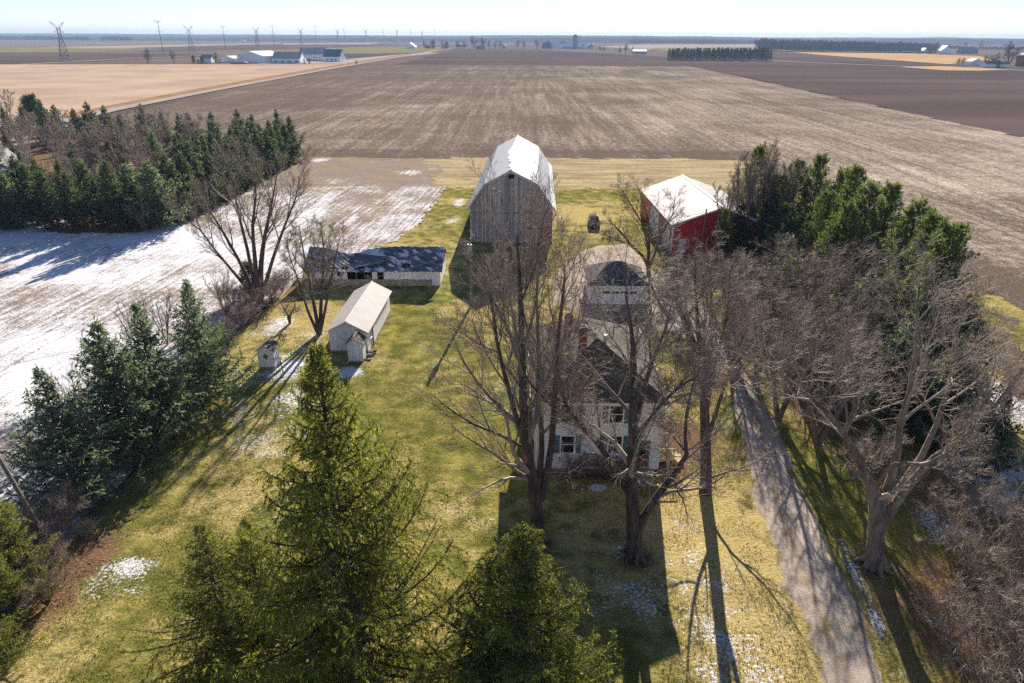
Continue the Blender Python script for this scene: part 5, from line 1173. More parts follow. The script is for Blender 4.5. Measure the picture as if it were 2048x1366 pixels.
# dark spruces beneath and behind the old maple
for k, (v, x, y, h, lb) in enumerate([(0, 33.5, 46.5, 9.5, 'dark spruce right behind the limbs of the old maple'), (1, 36.5, 49.5, 10, 'dark spruce at the right behind the old maple'), (2, 31.5, 50.0, 9, 'dark spruce left behind the old maple'), (0, 35.0, 54.5, 10.5, 'dark spruce deep in the thicket behind the maple'), (1, 29.5, 58.5, 9, 'dark spruce beside the drive thicket'), (2, 34.5, 62.5, 9.5, 'dark spruce below the lower pines'), (0, 29.5, 69.0, 9, 'dark spruce hidden under reddish twigs'), (1, 33.5, 80.0, 8.5, 'dark spruce below the middle pines'), (0, 38.0, 92.0, 9.5, 'dark spruce at the foot of the slender bare trees'), (2, 40.5, 55.5, 8.5, 'ragged evergreen at the right beside the snowy strip'), (1, 35.5, 43.0, 7.0, 'low dark spruce at the right frame edge behind the maple')]):
    wb(v, x, y, h, k*1.3, lb, 'dark spruces in the right thicket')
for k, (px, py, tp, lb) in enumerate([(1492, 497, 405, 'dark conifer hiding the right end of the red shed gable'), (1530, 500, 385, 'dark conifer at the foot of the rightmost slender tree'), (1512, 510, 430, 'low dark conifer in front of the slender trees'), (1472, 506, 402, 'dark conifer covering the red gable just left of the other dark conifers'), (1575, 505, 415, 'dark conifer between the slender trees and the pale green pine')]):
    x, y = G(px, py); wb(k % 2, x, y, W(px, tp, y)[2], k*1.9, lb, 'dark conifers under the slender trees')
# --- shrubs and brush
FG = form(81, 2.4, .03, 9, 1.5, .009, m_barkd, m_brush, ((6, .5, .5, .05), (5, .55, .5, .03)), (8, .2, .98, .5, .5, .06)); FH = form(82, 4.8, .04, 7, 2.8, .009, m_bark, m_twigp, ((6, .55, .5, .02), (6, .6, .5, .0)), (10, .15, .98, .6, .42, .02)); FI = form(83, 7.5, .06, 6, 2.0, .012, m_bark, m_twigp, ((5, .4, .5, .06), (4, .5, .5, .03)), (8, .3, .98, .35, .3, .1))
sh = None
for k, (px, py, sc, lb) in enumerate([(118, 1085, 1.35, 'round brown shrub at the foot of the leaning pole'), (75, 1150, 1.1, 'brown shrub on the left edge of the lawn below the pole'), (95, 1210, .9, 'low brown shrub nearest the lower left evergreens'), (345, 880, .9, 'low brown brush at the foot of the left spruce row'), (300, 925, .8, 'low brown brush below the ragged bent topped spruce'), (450, 690, 1.0, 'brown brush on the fence line past the last spruce'), (480, 655, 1.1, 'brown brush on the fence line left of the fruit tree'), (510, 625, 1.2, 'brown brush under the wide bare tree'), (545, 605, 1.2, 'brown brush against the left end of the long shed'), (425, 735, .8, 'low brown brush beside the dark far spruce'), (565, 585, 1.0, 'brush reaching the corner of the long shed'), (465, 610, 1.0, 'brush on the snow side of the fence line'), (1150, 955, .7, 'bare shrub under the left front window of the farmhouse'), (1205, 957, .75, 'bare shrub below the middle of the farmhouse front'), (1255, 957, .7, 'bare shrub beside the farmhouse front step'), (1330, 915, .6, 'bare shrub behind the side porch'), (1350, 560, 1.1, 'brush at the near corner of the red shed')]):
    x, y = G(px, py)
    if sh is None: sh = plant('shrub', lb, 'shrub', (x, y, 0), [('stems', FG[0]), ('twigs', FG[1])], k, 'bare brown shrubs'); sh.scale = (sc,)*3
    else: dup(sh, (x, y, 0), k*1.3, sc, lb)
sh2 = None
for k, (px, py, sc, lb) in enumerate([(1935, 1160, 1.0, 'arching grey shrub right of the old maple trunk'), (2010, 1090, 1.1, 'arching grey shrub at the right frame edge, uppermost'), (1990, 1250, 1.0, 'arching grey shrub in the middle of the right edge thicket'), (1900, 1290, .9, 'arching grey shrub nearest the snowy drive edge'), (2040, 1350, 1.0, 'arching grey shrub in the lower right corner'), (1960, 1390, .95, 'arching grey shrub cut by the bottom edge'), (1880, 1050, .8, 'arching grey shrub directly behind the old maple trunk'), (2060, 1180, 1.2, 'arching grey shrub half outside the right edge')]):
    x, y = G(px, py)
    if sh2 is None: sh2 = plant('shrub', lb, 'shrub', (x, y, 0), [('stems', FH[0]), ('twigs', FH[1])], k, 'arching grey shrubs at the right edge'); sh2.scale = (sc,)*3
    else: dup(sh2, (x, y, 0), k*1.3, sc, lb)
sp = None
for k, (px, py, sc, lb) in enumerate([(238, 815, 1.0, 'cluster of pale saplings behind the ragged spruce'), (285, 735, .95, 'cluster of pale saplings behind the slim spruce'), (335, 690, .8, 'thin saplings left of the dark far spruce'), (455, 640, .8, 'thin sapling on the fence line under the wide bare tree'), (190, 890, .9, 'pale saplings at the near end of the spruce row')]):
    x, y = G(px, py)
    if sp is None: sp = plant('sapling', lb, 'sapling', (x, y, 0), [('stems', FI[0]), ('twigs', FI[1])], k, 'pale saplings behind the left spruces'); sp.scale = (sc,)*3
    else: dup(sp, (x, y, 0), k*1.3, sc, lb)
x, y = G(505, 590); j = spruce(91, 4.2, 2.0, .4, 6, (.22, .04), .9, -.1, .2, m_gspruce, None, .1, .1, .25, .45, 8, (20, 14)); plant('juniper', 'dark evergreen bush at the foot of the wide bare tree', 'bush', (x, y, 0), [('trunk', j[0]), ('crown', j[1])])
rngn = np.random.RandomState(5)
b = extend(np.zeros((420, 3))+rngn.normal(0, .14, (420, 3))*np.array([1, 1, 0]), nrm(rngn.normal(0, .5, (420, 3))+np.array([0, 0, 1.0])), rngn.uniform(.5, 1.1, 420), 5, -.22, .08, rngn, np.full(420, .016), .006)
x, y = G(172, 1062); o = link('grass_tuft', tubes([(b, 3)], 'grass_tuft', m_straw)); o.location = (x, y, 0); tag(o, 'pale straw coloured ornamental grass tuft at the lawn edge', 'grass tuft')

m_blade = mat_twig('grass_blades', (0.15, 0.160, 0.026), (0.62, 0.475, 0.155)); m_leaf = mat_twig('dead_leaves', (0.12, 0.065, 0.035), (0.46, 0.29, 0.16))
rngn = np.random.RandomState(8)
def scatter(n, y0, y1, pw=1.0):
    y = y0+(y1-y0)*rngn.rand(n)**pw; x = rngn.uniform(-1, 1, n)*(y*.80+6); ok = inpoly(x, y, lawn_poly) & (dl_in(x, y) < 0) & ~((x > 1.7) & (x < 11) & (y > 42.7) & (y < 56)); return x[ok], y[ok]
x, y = scatter(330000, 9, 78, 1.25)
keep = vnoise(x, y, 1.3, 91)+.5*vnoise(x, y, 6, 92) > .55; x, y = x[keep], y[keep]; n = len(x)
h = rngn.uniform(.05, .13, n)[:, None]; b = np.stack([x, y, lawn_h(x, y)-.01], 1); d = nrm(np.stack([rngn.normal(0, .55, n), rngn.normal(0, .55, n), np.ones(n)], 1)); sd = nrm(np.cross(d, rngn.normal(0, 1, (n, 3))))*rngn.uniform(.010, .022, n)[:, None]
V = np.stack([b-sd*.6, b+d*h*.5+sd, b+d*h, b+d*h*.5-sd], 1).reshape(-1, 3)
o = link('grass', np_mesh('grass', V, quads(V), m_blade)); o['kind'] = 'stuff'
x, y = scatter(60000, 10, 75, 1.1); mk = lawn_masks()['dirt'](x, y); keep = rngn.rand(len(x)) < .06+mk; x, y = x[keep], y[keep]; n = len(x)
b = np.stack([x, y, lawn_h(x, y)+.025], 1); u = nrm(rngn.normal(0, 1, (n, 3))*np.array([1, 1, .35])); v = nrm(np.cross(u, rngn.normal(0, .35, (n, 3))+np.array([0, 0, 1.]))); l = rngn.uniform(.03, .075, n)[:, None]
V = np.stack([b-u*l, b+v*l*.7, b+u*l, b-v*l*.7], 1).reshape(-1, 3)
o = link('fallen_leaves', np_mesh('fallen_leaves', V, quads(V), m_leaf)); o['kind'] = 'stuff'
# ------------------------------------------------------------------ far countryside
m_farw = mat_plain('far_white_siding', (0.90, 0.91, 0.92), .6, .3, 0, .03); m_farr = mat_plain('far_white_roof', (0.80, 0.80, 0.81), .5, .3, 0, .04); m_farb = mat_plain('far_blue_siding', (0.30, 0.45, 0.55), .6)
m_fart = mat_plain('far_teal_roof', (0.06, 0.20, 0.26), .6); m_farg = mat_plain('far_grey_roof', (0.30, 0.29, 0.29), .7); m_fartan = mat_plain('far_tan_roof', (0.55, 0.50, 0.44), .6); m_silo = mat_plain('silo_concrete', (0.36, 0.33, 0.32), .8)
m_fwall = mat_plain('far_dark_wall', (0.22, 0.21, 0.21), .7)
m_lat = mat_plain('lattice_steel', (0.20, 0.20, 0.21), .6, .4, .2); m_pole = mat_plain('dark_steel_pole', (0.12, 0.10, 0.095), .7)
def shed_far(name, lbl, cat, px0, px1, py, ht, dep, roof, wall, rise=.3, axis='x', extra=None, rz=0.0):
    x0, y = G(px0, py); x1, _ = G(px1, py); wd = abs(x1-x0); r = root(name, lbl, cat, ((x0+x1)/2, y, 0), rz)
    hw = wd/2; w_ = MB(); f = MB()
    if axis == 'x':     # ridge along x
        pk = ht+dep*rise/2; P = [(0, 0), (dep, 0), (dep, ht), (dep/2, pk-.1), (0, ht)]
        for xa, xb in ((-hw, hw),):
            n = len(P); i = len(w_.v); w_.v += [(xa, a, b) for a, b in P]+[(xb, a, b) for a, b in P]; w_.f += [tuple(i+k for k in reversed(range(n))), tuple(i+n+k for k in range(n))]+[(i+k, i+(k+1) % n, i+n+(k+1) % n, i+n+k) for k in range(n)]
        f.slab([(-hw-.5, -.6, ht-.1), (hw+.5, -.6, ht-.1), (hw+.5, dep/2, pk+.1), (-hw-.5, dep/2, pk+.1)], .2); f.slab([(-hw-.5, dep/2, pk+.1), (hw+.5, dep/2, pk+.1), (hw+.5, dep+.6, ht-.1), (-hw-.5, dep+.6, ht-.1)], .2)
    else:               # gable towards the viewer
        pk = ht+hw*rise; w_.prism([(-hw, 0), (hw, 0), (hw, ht), (0, pk-.1), (-hw, ht)], 0, dep)
        f.slab([(-hw-.6, -.5, ht-.1), (0, -.5, pk+.1), (0, dep+.5, pk+.1), (-hw-.6, dep+.5, ht-.1)], .2); f.slab([(0, -.5, pk+.1), (hw+.6, -.5, ht-.1), (hw+.6, dep+.5, ht-.1), (0, dep+.5, pk+.1)], .2)
    w_.build('wall', wall, r); rf = f.build('roof', roof, r)
    if extra: extra(r, rf, hw, ht, dep, pk)
    return r
def dark_doors(n, w0=2.4, h=3.0):
    def fn(r, rf, hw, ht, dep, pk):
        for k in range(n):
            x = -hw+(k+.5)*2*hw/n; MB().box(x-w0/2, x+w0/2, -.12, -.02, .3, min(h, ht-.4)).build('door', m_fwall, r)
    return fn
def cupolas(n):
    def fn(r, rf, hw, ht, dep, pk):
        for k in range(n):
            x = -hw+(k+.5)*2*hw/n; MB().box(x-.7, x+.7, dep/2-.7, dep/2+.7, pk, pk+1.5).build('cupola', m_farw, rf)
        for k in range(3): MB().box(-hw*.5+k*hw*.5-1, -hw*.5+k*hw*.5+1, -.1, -.02, 1, 3).build('window', m_fwall, r)
    return fn
shed_far('farm_shed', 'small white gabled shed at the left end of the distant white farm', 'shed', 441, 470, 124.5, 4.5, 22, m_farr, m_farw, .35, 'y', None, R_(-20))
shed_far('farm_shed', 'largest white barn with a pale roof on the distant farm', 'barn', 472, 534, 125, 7.5, 46, m_farr, m_farw, .30, 'y', None, R_(-14))
shed_far('farm_shed', 'long low white livestock barn with tan roof on the distant farm', 'barn', 545, 603, 125.5, 5.0, 26, m_fartan, m_farw, .55, 'x', dark_doors(4))
shed_far('farm_shed', 'pale grey roofed barn behind the long livestock barn', 'barn', 598, 650, 119.5, 7.0, 30, m_fartan, m_farw, .55, 'x')
shed_far('farm_shed', 'white barn with teal roof and small cupolas on the distant farm', 'barn', 646, 682, 122.5, 5.5, 22, m_fart, m_farw, .8, 'x', cupolas(5), R_(-6))
shed_far('farm_house', 'pale house among dark trees at the left end of the distant farm', 'house', 404, 424, 125.5, 5, 10, m_farg, m_farw, .8, 'x')
o = MB().prism([(-9, 0), (9, 0), (9.5, 1.2), (7, 2.6), (-6, 2.6), (-9.5, 1.2)], 0, 8).build('hay_stack', m_tan, None, bevel=.4); x, y = G(476, 127.5); o.location = (x, y, 0); tag(o, 'long tan hay stack in front of the white barns', 'hay stack')
mb = MB(); x0, y = G(545, 127.2); x1, _ = G(612, 127.2)
for k in range(22): xx = (x1-x0)*k/21; mb.box(xx-.15, xx+.15, 0, .3, 0, 1.8)
mb.box(0, x1-x0, -.1, 0, 1.2, 1.4); o = mb.build('rail_fence', m_pole); o.location = (x0, y, 0); tag(o, 'dark post fence in front of the distant long livestock barn', 'fence')
# other farmsteads along the cross road
for a in [('white_shed', 'small pale blue white shed left of the road junction trees', 'shed', 812, 832, 97, 5, 20, m_farr, m_farw, .7, 'y'), ('farm_house', 'low grey building among the junction trees', 'house', 912, 932, 97.5, 5, 14, m_farg, m_farw, .6, 'x'),
          ('farm_house', 'dark roofed house left of the junction on the road', 'house', 850, 862, 96.5, 4, 12, m_farg, m_fwall, .7, 'x'), ('farm_shed', 'dark low shed beneath the tallest junction tree', 'shed', 952, 970, 98.5, 5, 20, m_farg, m_fwall, .4, 'x'), ('farm_shed', 'pale domed shed right of the junction trees', 'shed', 1003, 1012, 97, 7, 18, m_farb, m_farb, .9, 'y'),
          ('farm_shed', 'long white roofed barn beside the grey silo', 'barn', 1104, 1172, 96, 5, 30, m_farr, m_farw, .9, 'x'), ('farm_shed', 'low blue sided barn in front of the silo barn', 'barn', 1125, 1160, 96.8, 5, 14, m_farr, m_farb, .5, 'x'), ('farm_house', 'dark house between trees left of the silo farm', 'house', 1084, 1103, 96.6, 8, 20, m_farg, m_fwall, .7, 'x'),
          ('farm_house', 'pale blue gabled house right of the silo', 'house', 1175, 1186, 97, 7, 16, m_farb, m_farb, .9, 'y'), ('farm_shed', 'far white roofed long barn beyond the silo farm', 'barn', 1056, 1080, 82.0, 12, 60, m_farr, m_farw, .5, 'x'),
          ('storage_shed', 'low teal sided shed near the cross road trees', 'shed', 1266, 1292, 108, 5.5, 16, m_fart, m_farb, .3, 'x'), ('farm_house', 'tiny white house by the small trees on the cross road', 'house', 1235, 1241, 104.5, 3.5, 10, m_farr, m_farw, .6, 'x'),
          ('farm_house', 'white roofed house hidden inside the dark pine block', 'house', 1368, 1392, 113, 7.5, 12, m_farr, m_farw, .9, 'x'), ('farm_house', 'far white barn in front of the right woods edge', 'barn', 1308, 1322, 85.5, 10, 40, m_farr, m_farw, .5, 'x'),
          ('farm_house', 'white gabled house at the right end of the grey woods', 'house', 1881, 1898, 107.5, 7, 16, m_farr, m_farw, .9, 'y'), ('farm_shed', 'dark low barn right of the white gabled house', 'barn', 1922, 1950, 107, 6, 20, m_farg, m_fwall, .5, 'x'), ('farm_house', 'pale house between two dark evergreens near the woods end', 'house', 1846, 1853, 105.5, 6, 14, m_farr, m_farb, .9, 'y'),
          ('farm_shed', 'white shed left of the right edge farmstead', 'shed', 1942, 1961, 130, 4.5, 12, m_farr, m_farw, .5, 'y'), ('farm_house', 'white low house under trees of the right edge farmstead', 'house', 1971, 1998, 134, 3.6, 11, m_farg, m_farw, .5, 'x'), ('farm_house', 'second white house of the right edge farmstead under its tall tree', 'house', 2000, 2016, 134, 3.4, 10, m_farg, m_farw, .5, 'x'),
          ('farm_shed', 'dark brick building cut by the right frame edge', 'building', 2040, 2064, 133, 13, 10, m_farg, m_brick, .4, 'y')]:
    shed_far(*a)
for k, (px, py) in enumerate([(28, 78.5), (318, 75.5), (404, 79), (466, 82), (485, 83), (500, 77), (512, 77), (534, 77), (645, 75.8), (745, 79.5), (758, 75.8), (230, 79.5)]):
    a = G(px, max(py, 77.6)); x, y = a; wd = y*.0035
    r = root('farm_house', 'tiny distant white farm building on the left horizon, %s from the left' % ORD[[0, 2, 3, 4, 5, 6, 7, 8, 9, 10, 11, 1][k]], 'building', (x, y, 0), 0.0, 'tiny white farms on the left horizon')
    MB().box(-wd, wd, 0, wd, 0, y*.0016).build('wall', m_farw, r); MB().slab([(-wd*1.1, -.5, y*.0016), (wd*1.1, -.5, y*.0016), (wd*1.1, wd/2, y*.0030), (-wd*1.1, wd/2, y*.0030)], .3).build('roof', m_farr, r)
# silo
x, y = G(1150, 97); r = root('silo', 'tall grey concrete silo standing at the distant barn', 'silo', (x, y, 0)); sx = y*.0035; MB().tube([(0, 0, 0), (0, 0, y*.0158)], sx, 16).build('shaft', m_silo, r); MB().tube([(0, 0, y*.0158), (0, 0, y*.0172)], [sx, sx*.3], 16).build('cap', m_farg, r)
# house corner on the left frame edge by the grove
x, y = G(-14, 372); r = root('white_house', 'white gabled house corner cut by the left frame edge', 'house', (x-1.5, y, 0)); MB().prism([(-3.5, 0), (3.5, 0), (3.5, 3.2), (0, 6.6), (-3.5, 3.2)], 0, 9).build('wall', m_clap, r)
MB().slab([(-3.9, -.3, 3.0), (0, -.3, 6.8), (0, 9.3, 6.8), (-3.9, 9.3, 3.0)], .12).slab([(0, -.3, 6.8), (3.9, -.3, 3.0), (3.9, 9.3, 3.0), (0, 9.3, 6.8)], .12).build('roof', m_wroof, r)

# lattice pylons and single poles
def pylon(H):
    mb = MB(); b = H*.13; w0 = H*.035; hw = H*.62; th = H*.0052
    cn = lambda z, s: (b+(w0-b)*min(z/hw, 1))*s
    Zs = [0, H*.14, H*.27, H*.39, H*.5, H*.62, H*.74, H*.86]
    for sx in (-1, 1):
        for sy in (-1, 1): mb.tube([(sx*cn(0, 1), sy*cn(0, 1), 0), (sx*w0, sy*w0, hw), (sx*w0, sy*w0, H*.86)], th, 4)
    for z0, z1 in zip(Zs[:-1], Zs[1:]):
        a, c = cn(z0, 1), cn(z1, 1)
        for s in (-1, 1):
            mb.tube([(-a, s*a, z0), (c, s*c, z1)], th*.6, 3); mb.tube([(a, s*a, z0), (-c, s*c, z1)], th*.6, 3); mb.tube([(s*a, -a, z0), (s*c, c, z1)], th*.6, 3); mb.tube([(s*a, a, z0), (s*c, -c, z1)], th*.6, 3); mb.tube([(-c, s*c, z1), (c, s*c, z1)], th*.6, 3)
    m2 = MB()
    for s in (-1, 1):
        m2.tube([(s*w0, 0, H*.86), (s*H*.17, 0, H)], th*.9, 4); m2.tube([(s*w0, 0, H*.78), (s*H*.17, 0, H)], th*.6, 4); m2.tube([(0, 0, H*.9), (s*H*.17, 0, H*.985)], th*.6, 3)
        m2.tube([(s*w0, 0, H*.74), (s*H*.12, 0, H*.735)], th*.8, 4); m2.tube([(s*w0, 0, H*.79), (s*H*.12, 0, H*.735)], th*.6, 4); m2.tube([(s*H*.11, 0, H*.735), (s*H*.11, 0, H*.69)], th*.5, 3)
    return mb, m2
p0 = None
for k, (bx, by, tx_, ty_) in enumerate([(132, 122, 115, 43), (385, 107, 377, 51), (517, 98, 515, 54), (604, 91, 602, 56), (677, 88, 675, 57), (733, 85.5, 731, 57.5), (795, 84, 794, 59), (845, 83, 845, 61)]):
    x, y = G(bx, by); h = W(tx_, ty_, y)[2]; lb = 'grey lattice power pylon on the left fields, %s from the left' % ORD[k]
    if p0 is None:
        H0 = h; p0 = root('pylon', lb, 'pylon', (x, y, 0), R_(25), 'lattice pylons marching to the horizon'); a, b = pylon(h); a.build('tower', m_lat, p0); b.build('crossarm', m_lat, p0)
    else: dup(p0, (x, y, 0), R_(25), h/H0, lb)
q0 = None
for k, (bx, by, tx_, ty_) in enumerate([(327, 108, 317, 41), (452, 100, 446, 52), (549, 93.5, 545, 51), (633, 88, 629, 52), (690, 87, 688, 56), (768, 85, 766, 56), (822, 84, 821, 58), (870, 83, 869, 60), (893, 82, 893, 62)]):
    x, y = G(bx, by); h = W(tx_, ty_, y)[2]; lb = 'dark single power pole with crossarms, %s from the left' % ORD[k]
    if q0 is None:
        H1 = h; q0 = root('power_pole', lb, 'power pole', (x, y, 0), R_(15), 'single steel power poles marching to the horizon')
        MB().tube([(0, 0, 0), (0, 0, h)], [h*.011, h*.007], 8).build('pole', m_pole, q0)
        mb = MB()
        for z in (.985, .95, .66): mb.tube([(-h*.12, 0, h*(z+.01)), (0, 0, h*z), (h*.12, 0, h*(z+.01))], h*.0035, 4)
        mb.build('crossarm', m_pole, q0)
    else: dup(q0, (x, y, 0), R_(15), h/H1, lb)

m_dspruce = mat_needle('far_dark_needles', (0.012, 0.022, 0.016), (0.042, 0.060, 0.040), .08)
# far trees: low detail forms
def fartree(seed, H):
    rng = np.random.RandomState(seed); st = merge(*[stem(H*rng.uniform(.8, 1), .3, (2.6*math.cos(k*2.1+seed), 2.6*math.sin(k*2.1)), seed+k, r1=.05) for k in range(3)])
    l1 = grow(st, 9, .25, .98, .7, .42, 6, .06, .1, .5, .08, rng); l2 = grow(l1, 6, .2, 1, .65, .5, 4, .05, .1, .6, .06, rng)
    V = np.concatenate([kites(l2, 3.2, .0, 1, 1.5, .075, .35, rng, -.25), kites(l1, 2.0, .3, 1, 1.5, .075, .4, rng, -.25)])
    return tubes([(st, 6), (l1, 4)], 'trunk', m_barkd), np_mesh('crown', V, quads(V), m_ftw)
m_ftw = mat_twig('far_tree_twigs', (0.06, 0.045, 0.042), (0.20, 0.155, 0.14)); FT = fartree(95, 14.0)
FP = spruce(96, 12, 4.6, .8, 6, (.8, .24), .9, -.05, .15, m_dspruce, None, .1, .2, .2, .42, 7, (5, 2)); FK = spruce(97, 13, 3.6, .8, 5, (.7, .2), .8, .05, .1, m_dspruce, None, .1, .2, .25, .8, 6, (5, 2))
fp = {}
def far(kind, px, py, top, lb, grp, wide=1.0):
    me, H, nm, cat = {'b': (FT, 14.5, 'bare_tree', 'tree'), 'p': (FP, 12.2, 'round_evergreen', 'evergreen'), 's': (FK, 13.2, 'spruce_tree', 'spruce')}[kind]
    x, y = G(px, py); h = W(px, top, y)[2]; sc = h/H
    if kind in fp: dup(fp[kind], (x, y, 0), px*.7, (sc*wide, sc*wide, sc), lb, grp)
    else:
        o = plant(nm, lb, cat, (x, y, 0), [('trunk', me[0]), ('crown', me[1])], px*.7, grp); o.scale = (sc*wide, sc*wide, sc); fp[kind] = o
far('b', 297, 128.5, 99, 'bare tree standing before the dark fields left of the white farm', 'far trees'); far('b', 348, 127.5, 101, 'smaller bare tree between the lone bare tree and the white farm', 'far trees', .7)
far('p', 388, 126.5, 111, 'dark evergreen at the left end of the white farm', 'far trees'); far('p', 405, 126.5, 112, 'second dark evergreen at the left end of the white farm', 'far trees'); far('b', 432, 126.5, 106, 'bare tree before the small farm shed', 'far trees'); far('p', 397, 127, 119, 'low dark bush in front of the farm house', 'far trees')
far('s', 609, 127.5, 116, 'left one of two dark evergreens before the white barns', 'far trees', 1.3); far('s', 619, 127.5, 115.5, 'right one of two dark evergreens before the white barns', 'far trees', 1.3); far('b', 713, 131, 121, 'lone low tree at the gravel yard entrance', 'far trees', 1.3)
for k, (kd, px, py, tp, lb) in enumerate([('b', 849, 96.5, 84, 'bare tree left of the dark junction evergreens'), ('p', 866, 97, 80, 'left dark evergreen at the road junction'), ('s', 885, 97.5, 79, 'pointed dark evergreen at the road junction'), ('p', 893, 97.5, 82, 'low dark evergreen right of the pointed one at the junction'), ('b', 915, 98, 83, 'bare tree in front of the low grey junction building'), ('b', 930, 98, 83, 'bare tree right of the low grey junction building'), ('b', 948, 98, 74, 'tallest bare tree of the junction farm'), ('b', 965, 98, 76, 'bare tree right of the tallest junction tree'), ('b', 978, 98, 82, 'bare tree over the pale domed shed, leftmost of three'), ('b', 990, 98, 83, 'bare tree over the pale domed shed, middle of three'), ('b', 1000, 98, 83, 'bare tree over the pale domed shed, rightmost of three'),
        ('b', 1035, 97, 82, 'bare tree alone between junction farm and silo farm'), ('b', 1048, 97, 83, 'second bare tree between junction farm and silo farm'), ('b', 1074, 97, 80, 'rounded bare tree left of the silo farm'), ('b', 1095, 97, 81, 'rounded bare tree hiding the dark silo farm house'), ('s', 1105, 97, 89, 'small dark evergreen beside the silo farm house'), ('b', 1124, 96, 81, 'slim tree in front of the long white silo barn'), ('s', 1165, 97.5, 88, 'dark evergreen right of the silo'), ('b', 1200, 103, 93, 'low bare tree right of the pale blue gabled house'), ('b', 1208, 103, 94, 'second low bare tree right of the pale blue gabled house'), ('s', 1240, 106, 92, 'pointed evergreen left of the teal sided shed'), ('b', 1251, 106, 89, 'bushy bare tree left of the teal sided shed'), ('s', 1265, 106.5, 93, 'dark evergreen touching the teal sided shed'),
        ('p', 1838, 107, 96, 'left dark evergreen by the pale house near the woods end'), ('p', 1860, 107, 96, 'right dark evergreen by the pale house near the woods end'), ('b', 1800, 106, 84, 'bare tree standing out at the right part of the grey woods'), ('b', 1870, 107, 86, 'bare tree between the woods and the white gabled house'), ('b', 1930, 95, 84, 'far bare tree beyond the white gabled house'), ('b', 1960, 97, 83, 'second far bare tree beyond the white gabled house'), ('b', 2015, 134, 88, 'tall bare tree over the right edge farmstead'), ('b', 1985, 134, 108, 'bare tree left of the tall one at the right edge farmstead'), ('b', 1970, 133, 113, 'bushy bare tree left in the right edge farmstead'), ('b', 2035, 132, 110, 'bare tree before the dark brick building'), ('b', 1915, 132, 117, 'pinkish low tree left of the right edge farmstead, first of two'), ('b', 1924, 132, 116, 'pinkish low tree left of the right edge farmstead, second of two'), ('p', 1995, 136, 121, 'dark bush between the two white houses of the right edge farmstead')]):
    far(kd, px, py, tp, lb, 'far trees', 1.25)
rn = random.Random(9)
for k in range(34):
    px = 1338+k*6.1; far('p', px+rn.uniform(-1, 1), 120.5+rn.uniform(-.5, .8), 97.5+rn.uniform(-2.5, 3.0)+(2.5 if k in (0, 33) else 0), 'dark pine in the front row of the distant pine block, %s' % (('%s from the left' % ORD[k]) if k < 17 else ('%s from the right' % ORD[33-k])), 'front row of the distant pine block', .8)
for k in range(22):
    px = 1345+k*9.0
    if 1362 < px < 1398: continue
    far('p', px, 114.5, 96.5+rn.uniform(-1, 1.5), 'dark pine in the back row of the distant pine block, %s from the left' % ORD[k], 'back row of the distant pine block', .9)
# woods, copses and ridges too far to count
def woods(name, pts, Ytop, n, mat, seed, lobes=26, hvar=.25):
    """a far wood: many bare crowns as bundles of upright sprays; pts: list of (px, py) along the near edge"""
    rng = np.random.RandomState(seed); V = []
    P = np.array([G(*q) for q in pts]); seg = np.linspace(0, len(P)-1, n)
    for k in range(n):
        i = int(min(seg[k], len(P)-2)); f = seg[k]-i; c = P[i]*(1-f)+P[i+1]*f; c = c*(1+rng.uniform(0, .06)); h = Ytop(seg[k]/(len(P)-1))*rng.uniform(1-hvar, 1+hvar*.4)
        r = h*.30; m = lobes
        b = np.stack([c[0]+rng.normal(0, r*.8, m), c[1]+rng.normal(0, r, m), h*rng.uniform(.0, .5, m)], 1); d = nrm(np.stack([rng.normal(0, .32, m), rng.normal(0, .32, m), np.ones(m)], 1))
        l = (h*rng.uniform(.35, .62, m))[:, None]; s = nrm(np.stack([np.ones(m), rng.normal(0, .5, m), np.zeros(m)], 1))*(h*.035*rng.uniform(.5, 1.6, m))[:, None]
        V.append(np.stack([b, b+d*l*.6+s, b+d*l, b+d*l*.6-s], 1).reshape(-1, 3))
    V = np.concatenate(V); o = link(name, np_mesh(name, V, quads(V), mat)); o['kind'] = 'stuff'; return o
m_wood1 = mat_twig('far_bare_wood', (0.075, 0.058, 0.055), (0.17, 0.135, 0.13)); m_wood2 = mat_twig('far_dark_copse', (0.03, 0.035, 0.03), (0.10, 0.085, 0.08))
woods('far_woods', [(1520, 101.5), (1640, 104), (1760, 105), (1870, 105)], lambda t: 30-8*t, 520, m_wood1, 1)
woods('far_woods', [(1260, 88.2), (1290, 88), (1400, 89), (1450, 89), (1540, 90)], lambda t: 26, 200, m_wood1, 2)
woods('far_copse', [(-60, 80.5), (60, 81), (180, 82.5)], lambda t: 26, 90, m_wood2, 3); woods('far_copse', [(205, 82.5), (262, 82.5)], lambda t: 26, 40, m_wood2, 4)
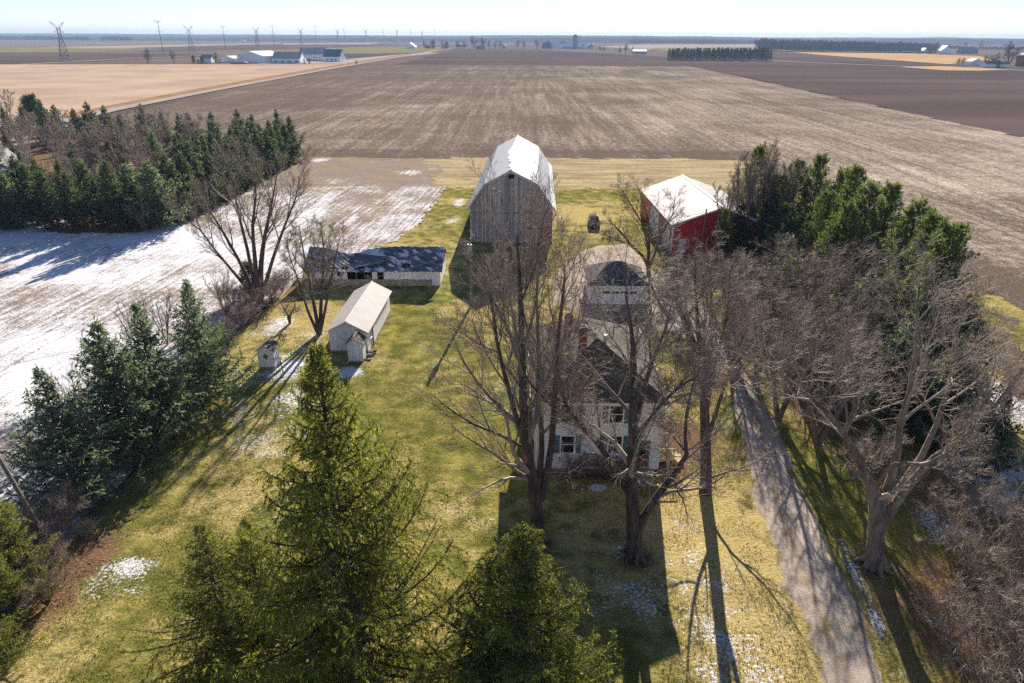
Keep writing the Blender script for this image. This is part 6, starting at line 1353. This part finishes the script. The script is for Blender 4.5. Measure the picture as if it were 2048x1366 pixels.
woods('far_copse', [(730, 81), (752, 81)], lambda t: 34, 18, m_wood2, 5); woods('far_copse', [(975, 82), (1040, 82)], lambda t: 26, 40, m_wood1, 6); woods('far_copse', [(1890, 99), (2050, 103)], lambda t: 14, 60, m_wood1, 7); woods('far_copse', [(430, 80), (520, 80), (620, 79.5)], lambda t: 20, 60, m_wood1, 8); woods('far_copse', [(300, 81), (345, 80.5)], lambda t: 18, 14, m_wood2, 9)
def ridge(Y, prof, seed, mat, dep):
    xs = np.linspace(-60, 2110, 420); rng = np.random.RandomState(seed); V = []; F = []
    n1 = np.interp(xs, np.linspace(-60, 2110, 60), rng.uniform(-1, 1, 60)); n2 = rng.uniform(-1, 1, len(xs))
    for k, px in enumerate(xs):
        py = np.interp(px, [p[0] for p in prof], [p[1] for p in prof]); x, _, z = W(px, py, Y); z += n1[k]*Y*.00032+n2[k]*Y*.00013
        V += [(x, Y-dep*.3, -1), (x, Y, z*.75), (x*1.002, Y+dep*.12, z), (x*1.05, Y+dep, -2)]
    for k in range(len(xs)-1):
        for j in range(3): a = k*4+j; F.append((a, a+4, a+5, a+1))
    mb = MB(); mb.v = V; mb.f = F; o = mb.build('hills', mat); o['kind'] = 'structure'; return o
m_hill = mat_field('wooded_hill', (0.045, 0.045, 0.035), (0.11, 0.09, 0.075), 0.006, 0.002, 0, 0.02)
ridge(6400, [(-60, 70), (150, 70), (400, 72), (700, 72.5), (900, 73.5), (1100, 72), (1300, 73), (1500, 76), (1800, 77), (2110, 79)], 1, m_hill, 900)
ridge(8200, [(-60, 66.5), (120, 66.5), (330, 68), (600, 69.5), (850, 71), (1000, 70), (1200, 71), (1380, 72.5), (1550, 75), (1800, 75), (1900, 74.5), (2000, 76), (2110, 78)], 2, m_hill, 900)
ridge(4600, [(-60, 74), (200, 75), (600, 76), (1000, 77), (1060, 75.5), (1300, 76), (1500, 78.5), (1700, 79.5), (1850, 77), (2110, 79)], 3, m_hill, 500)
# haze: one closed box of even thin air
HD = 1.0e-4
m, t, b = new_mat('haze'); t.nodes.remove(b)
v = nd(t, 'VolumePrincipled', {'Color': (0.50, 0.70, 1.0), 'Density': HD, 'Anisotropy': 0.0}); t.links.new(v.outputs[0], t.nodes['Material Output'].inputs['Volume'])
o = MB().box(-9500, 9500, -400, 11500, -4, 92).build('haze', m); o['kind'] = 'stuff'
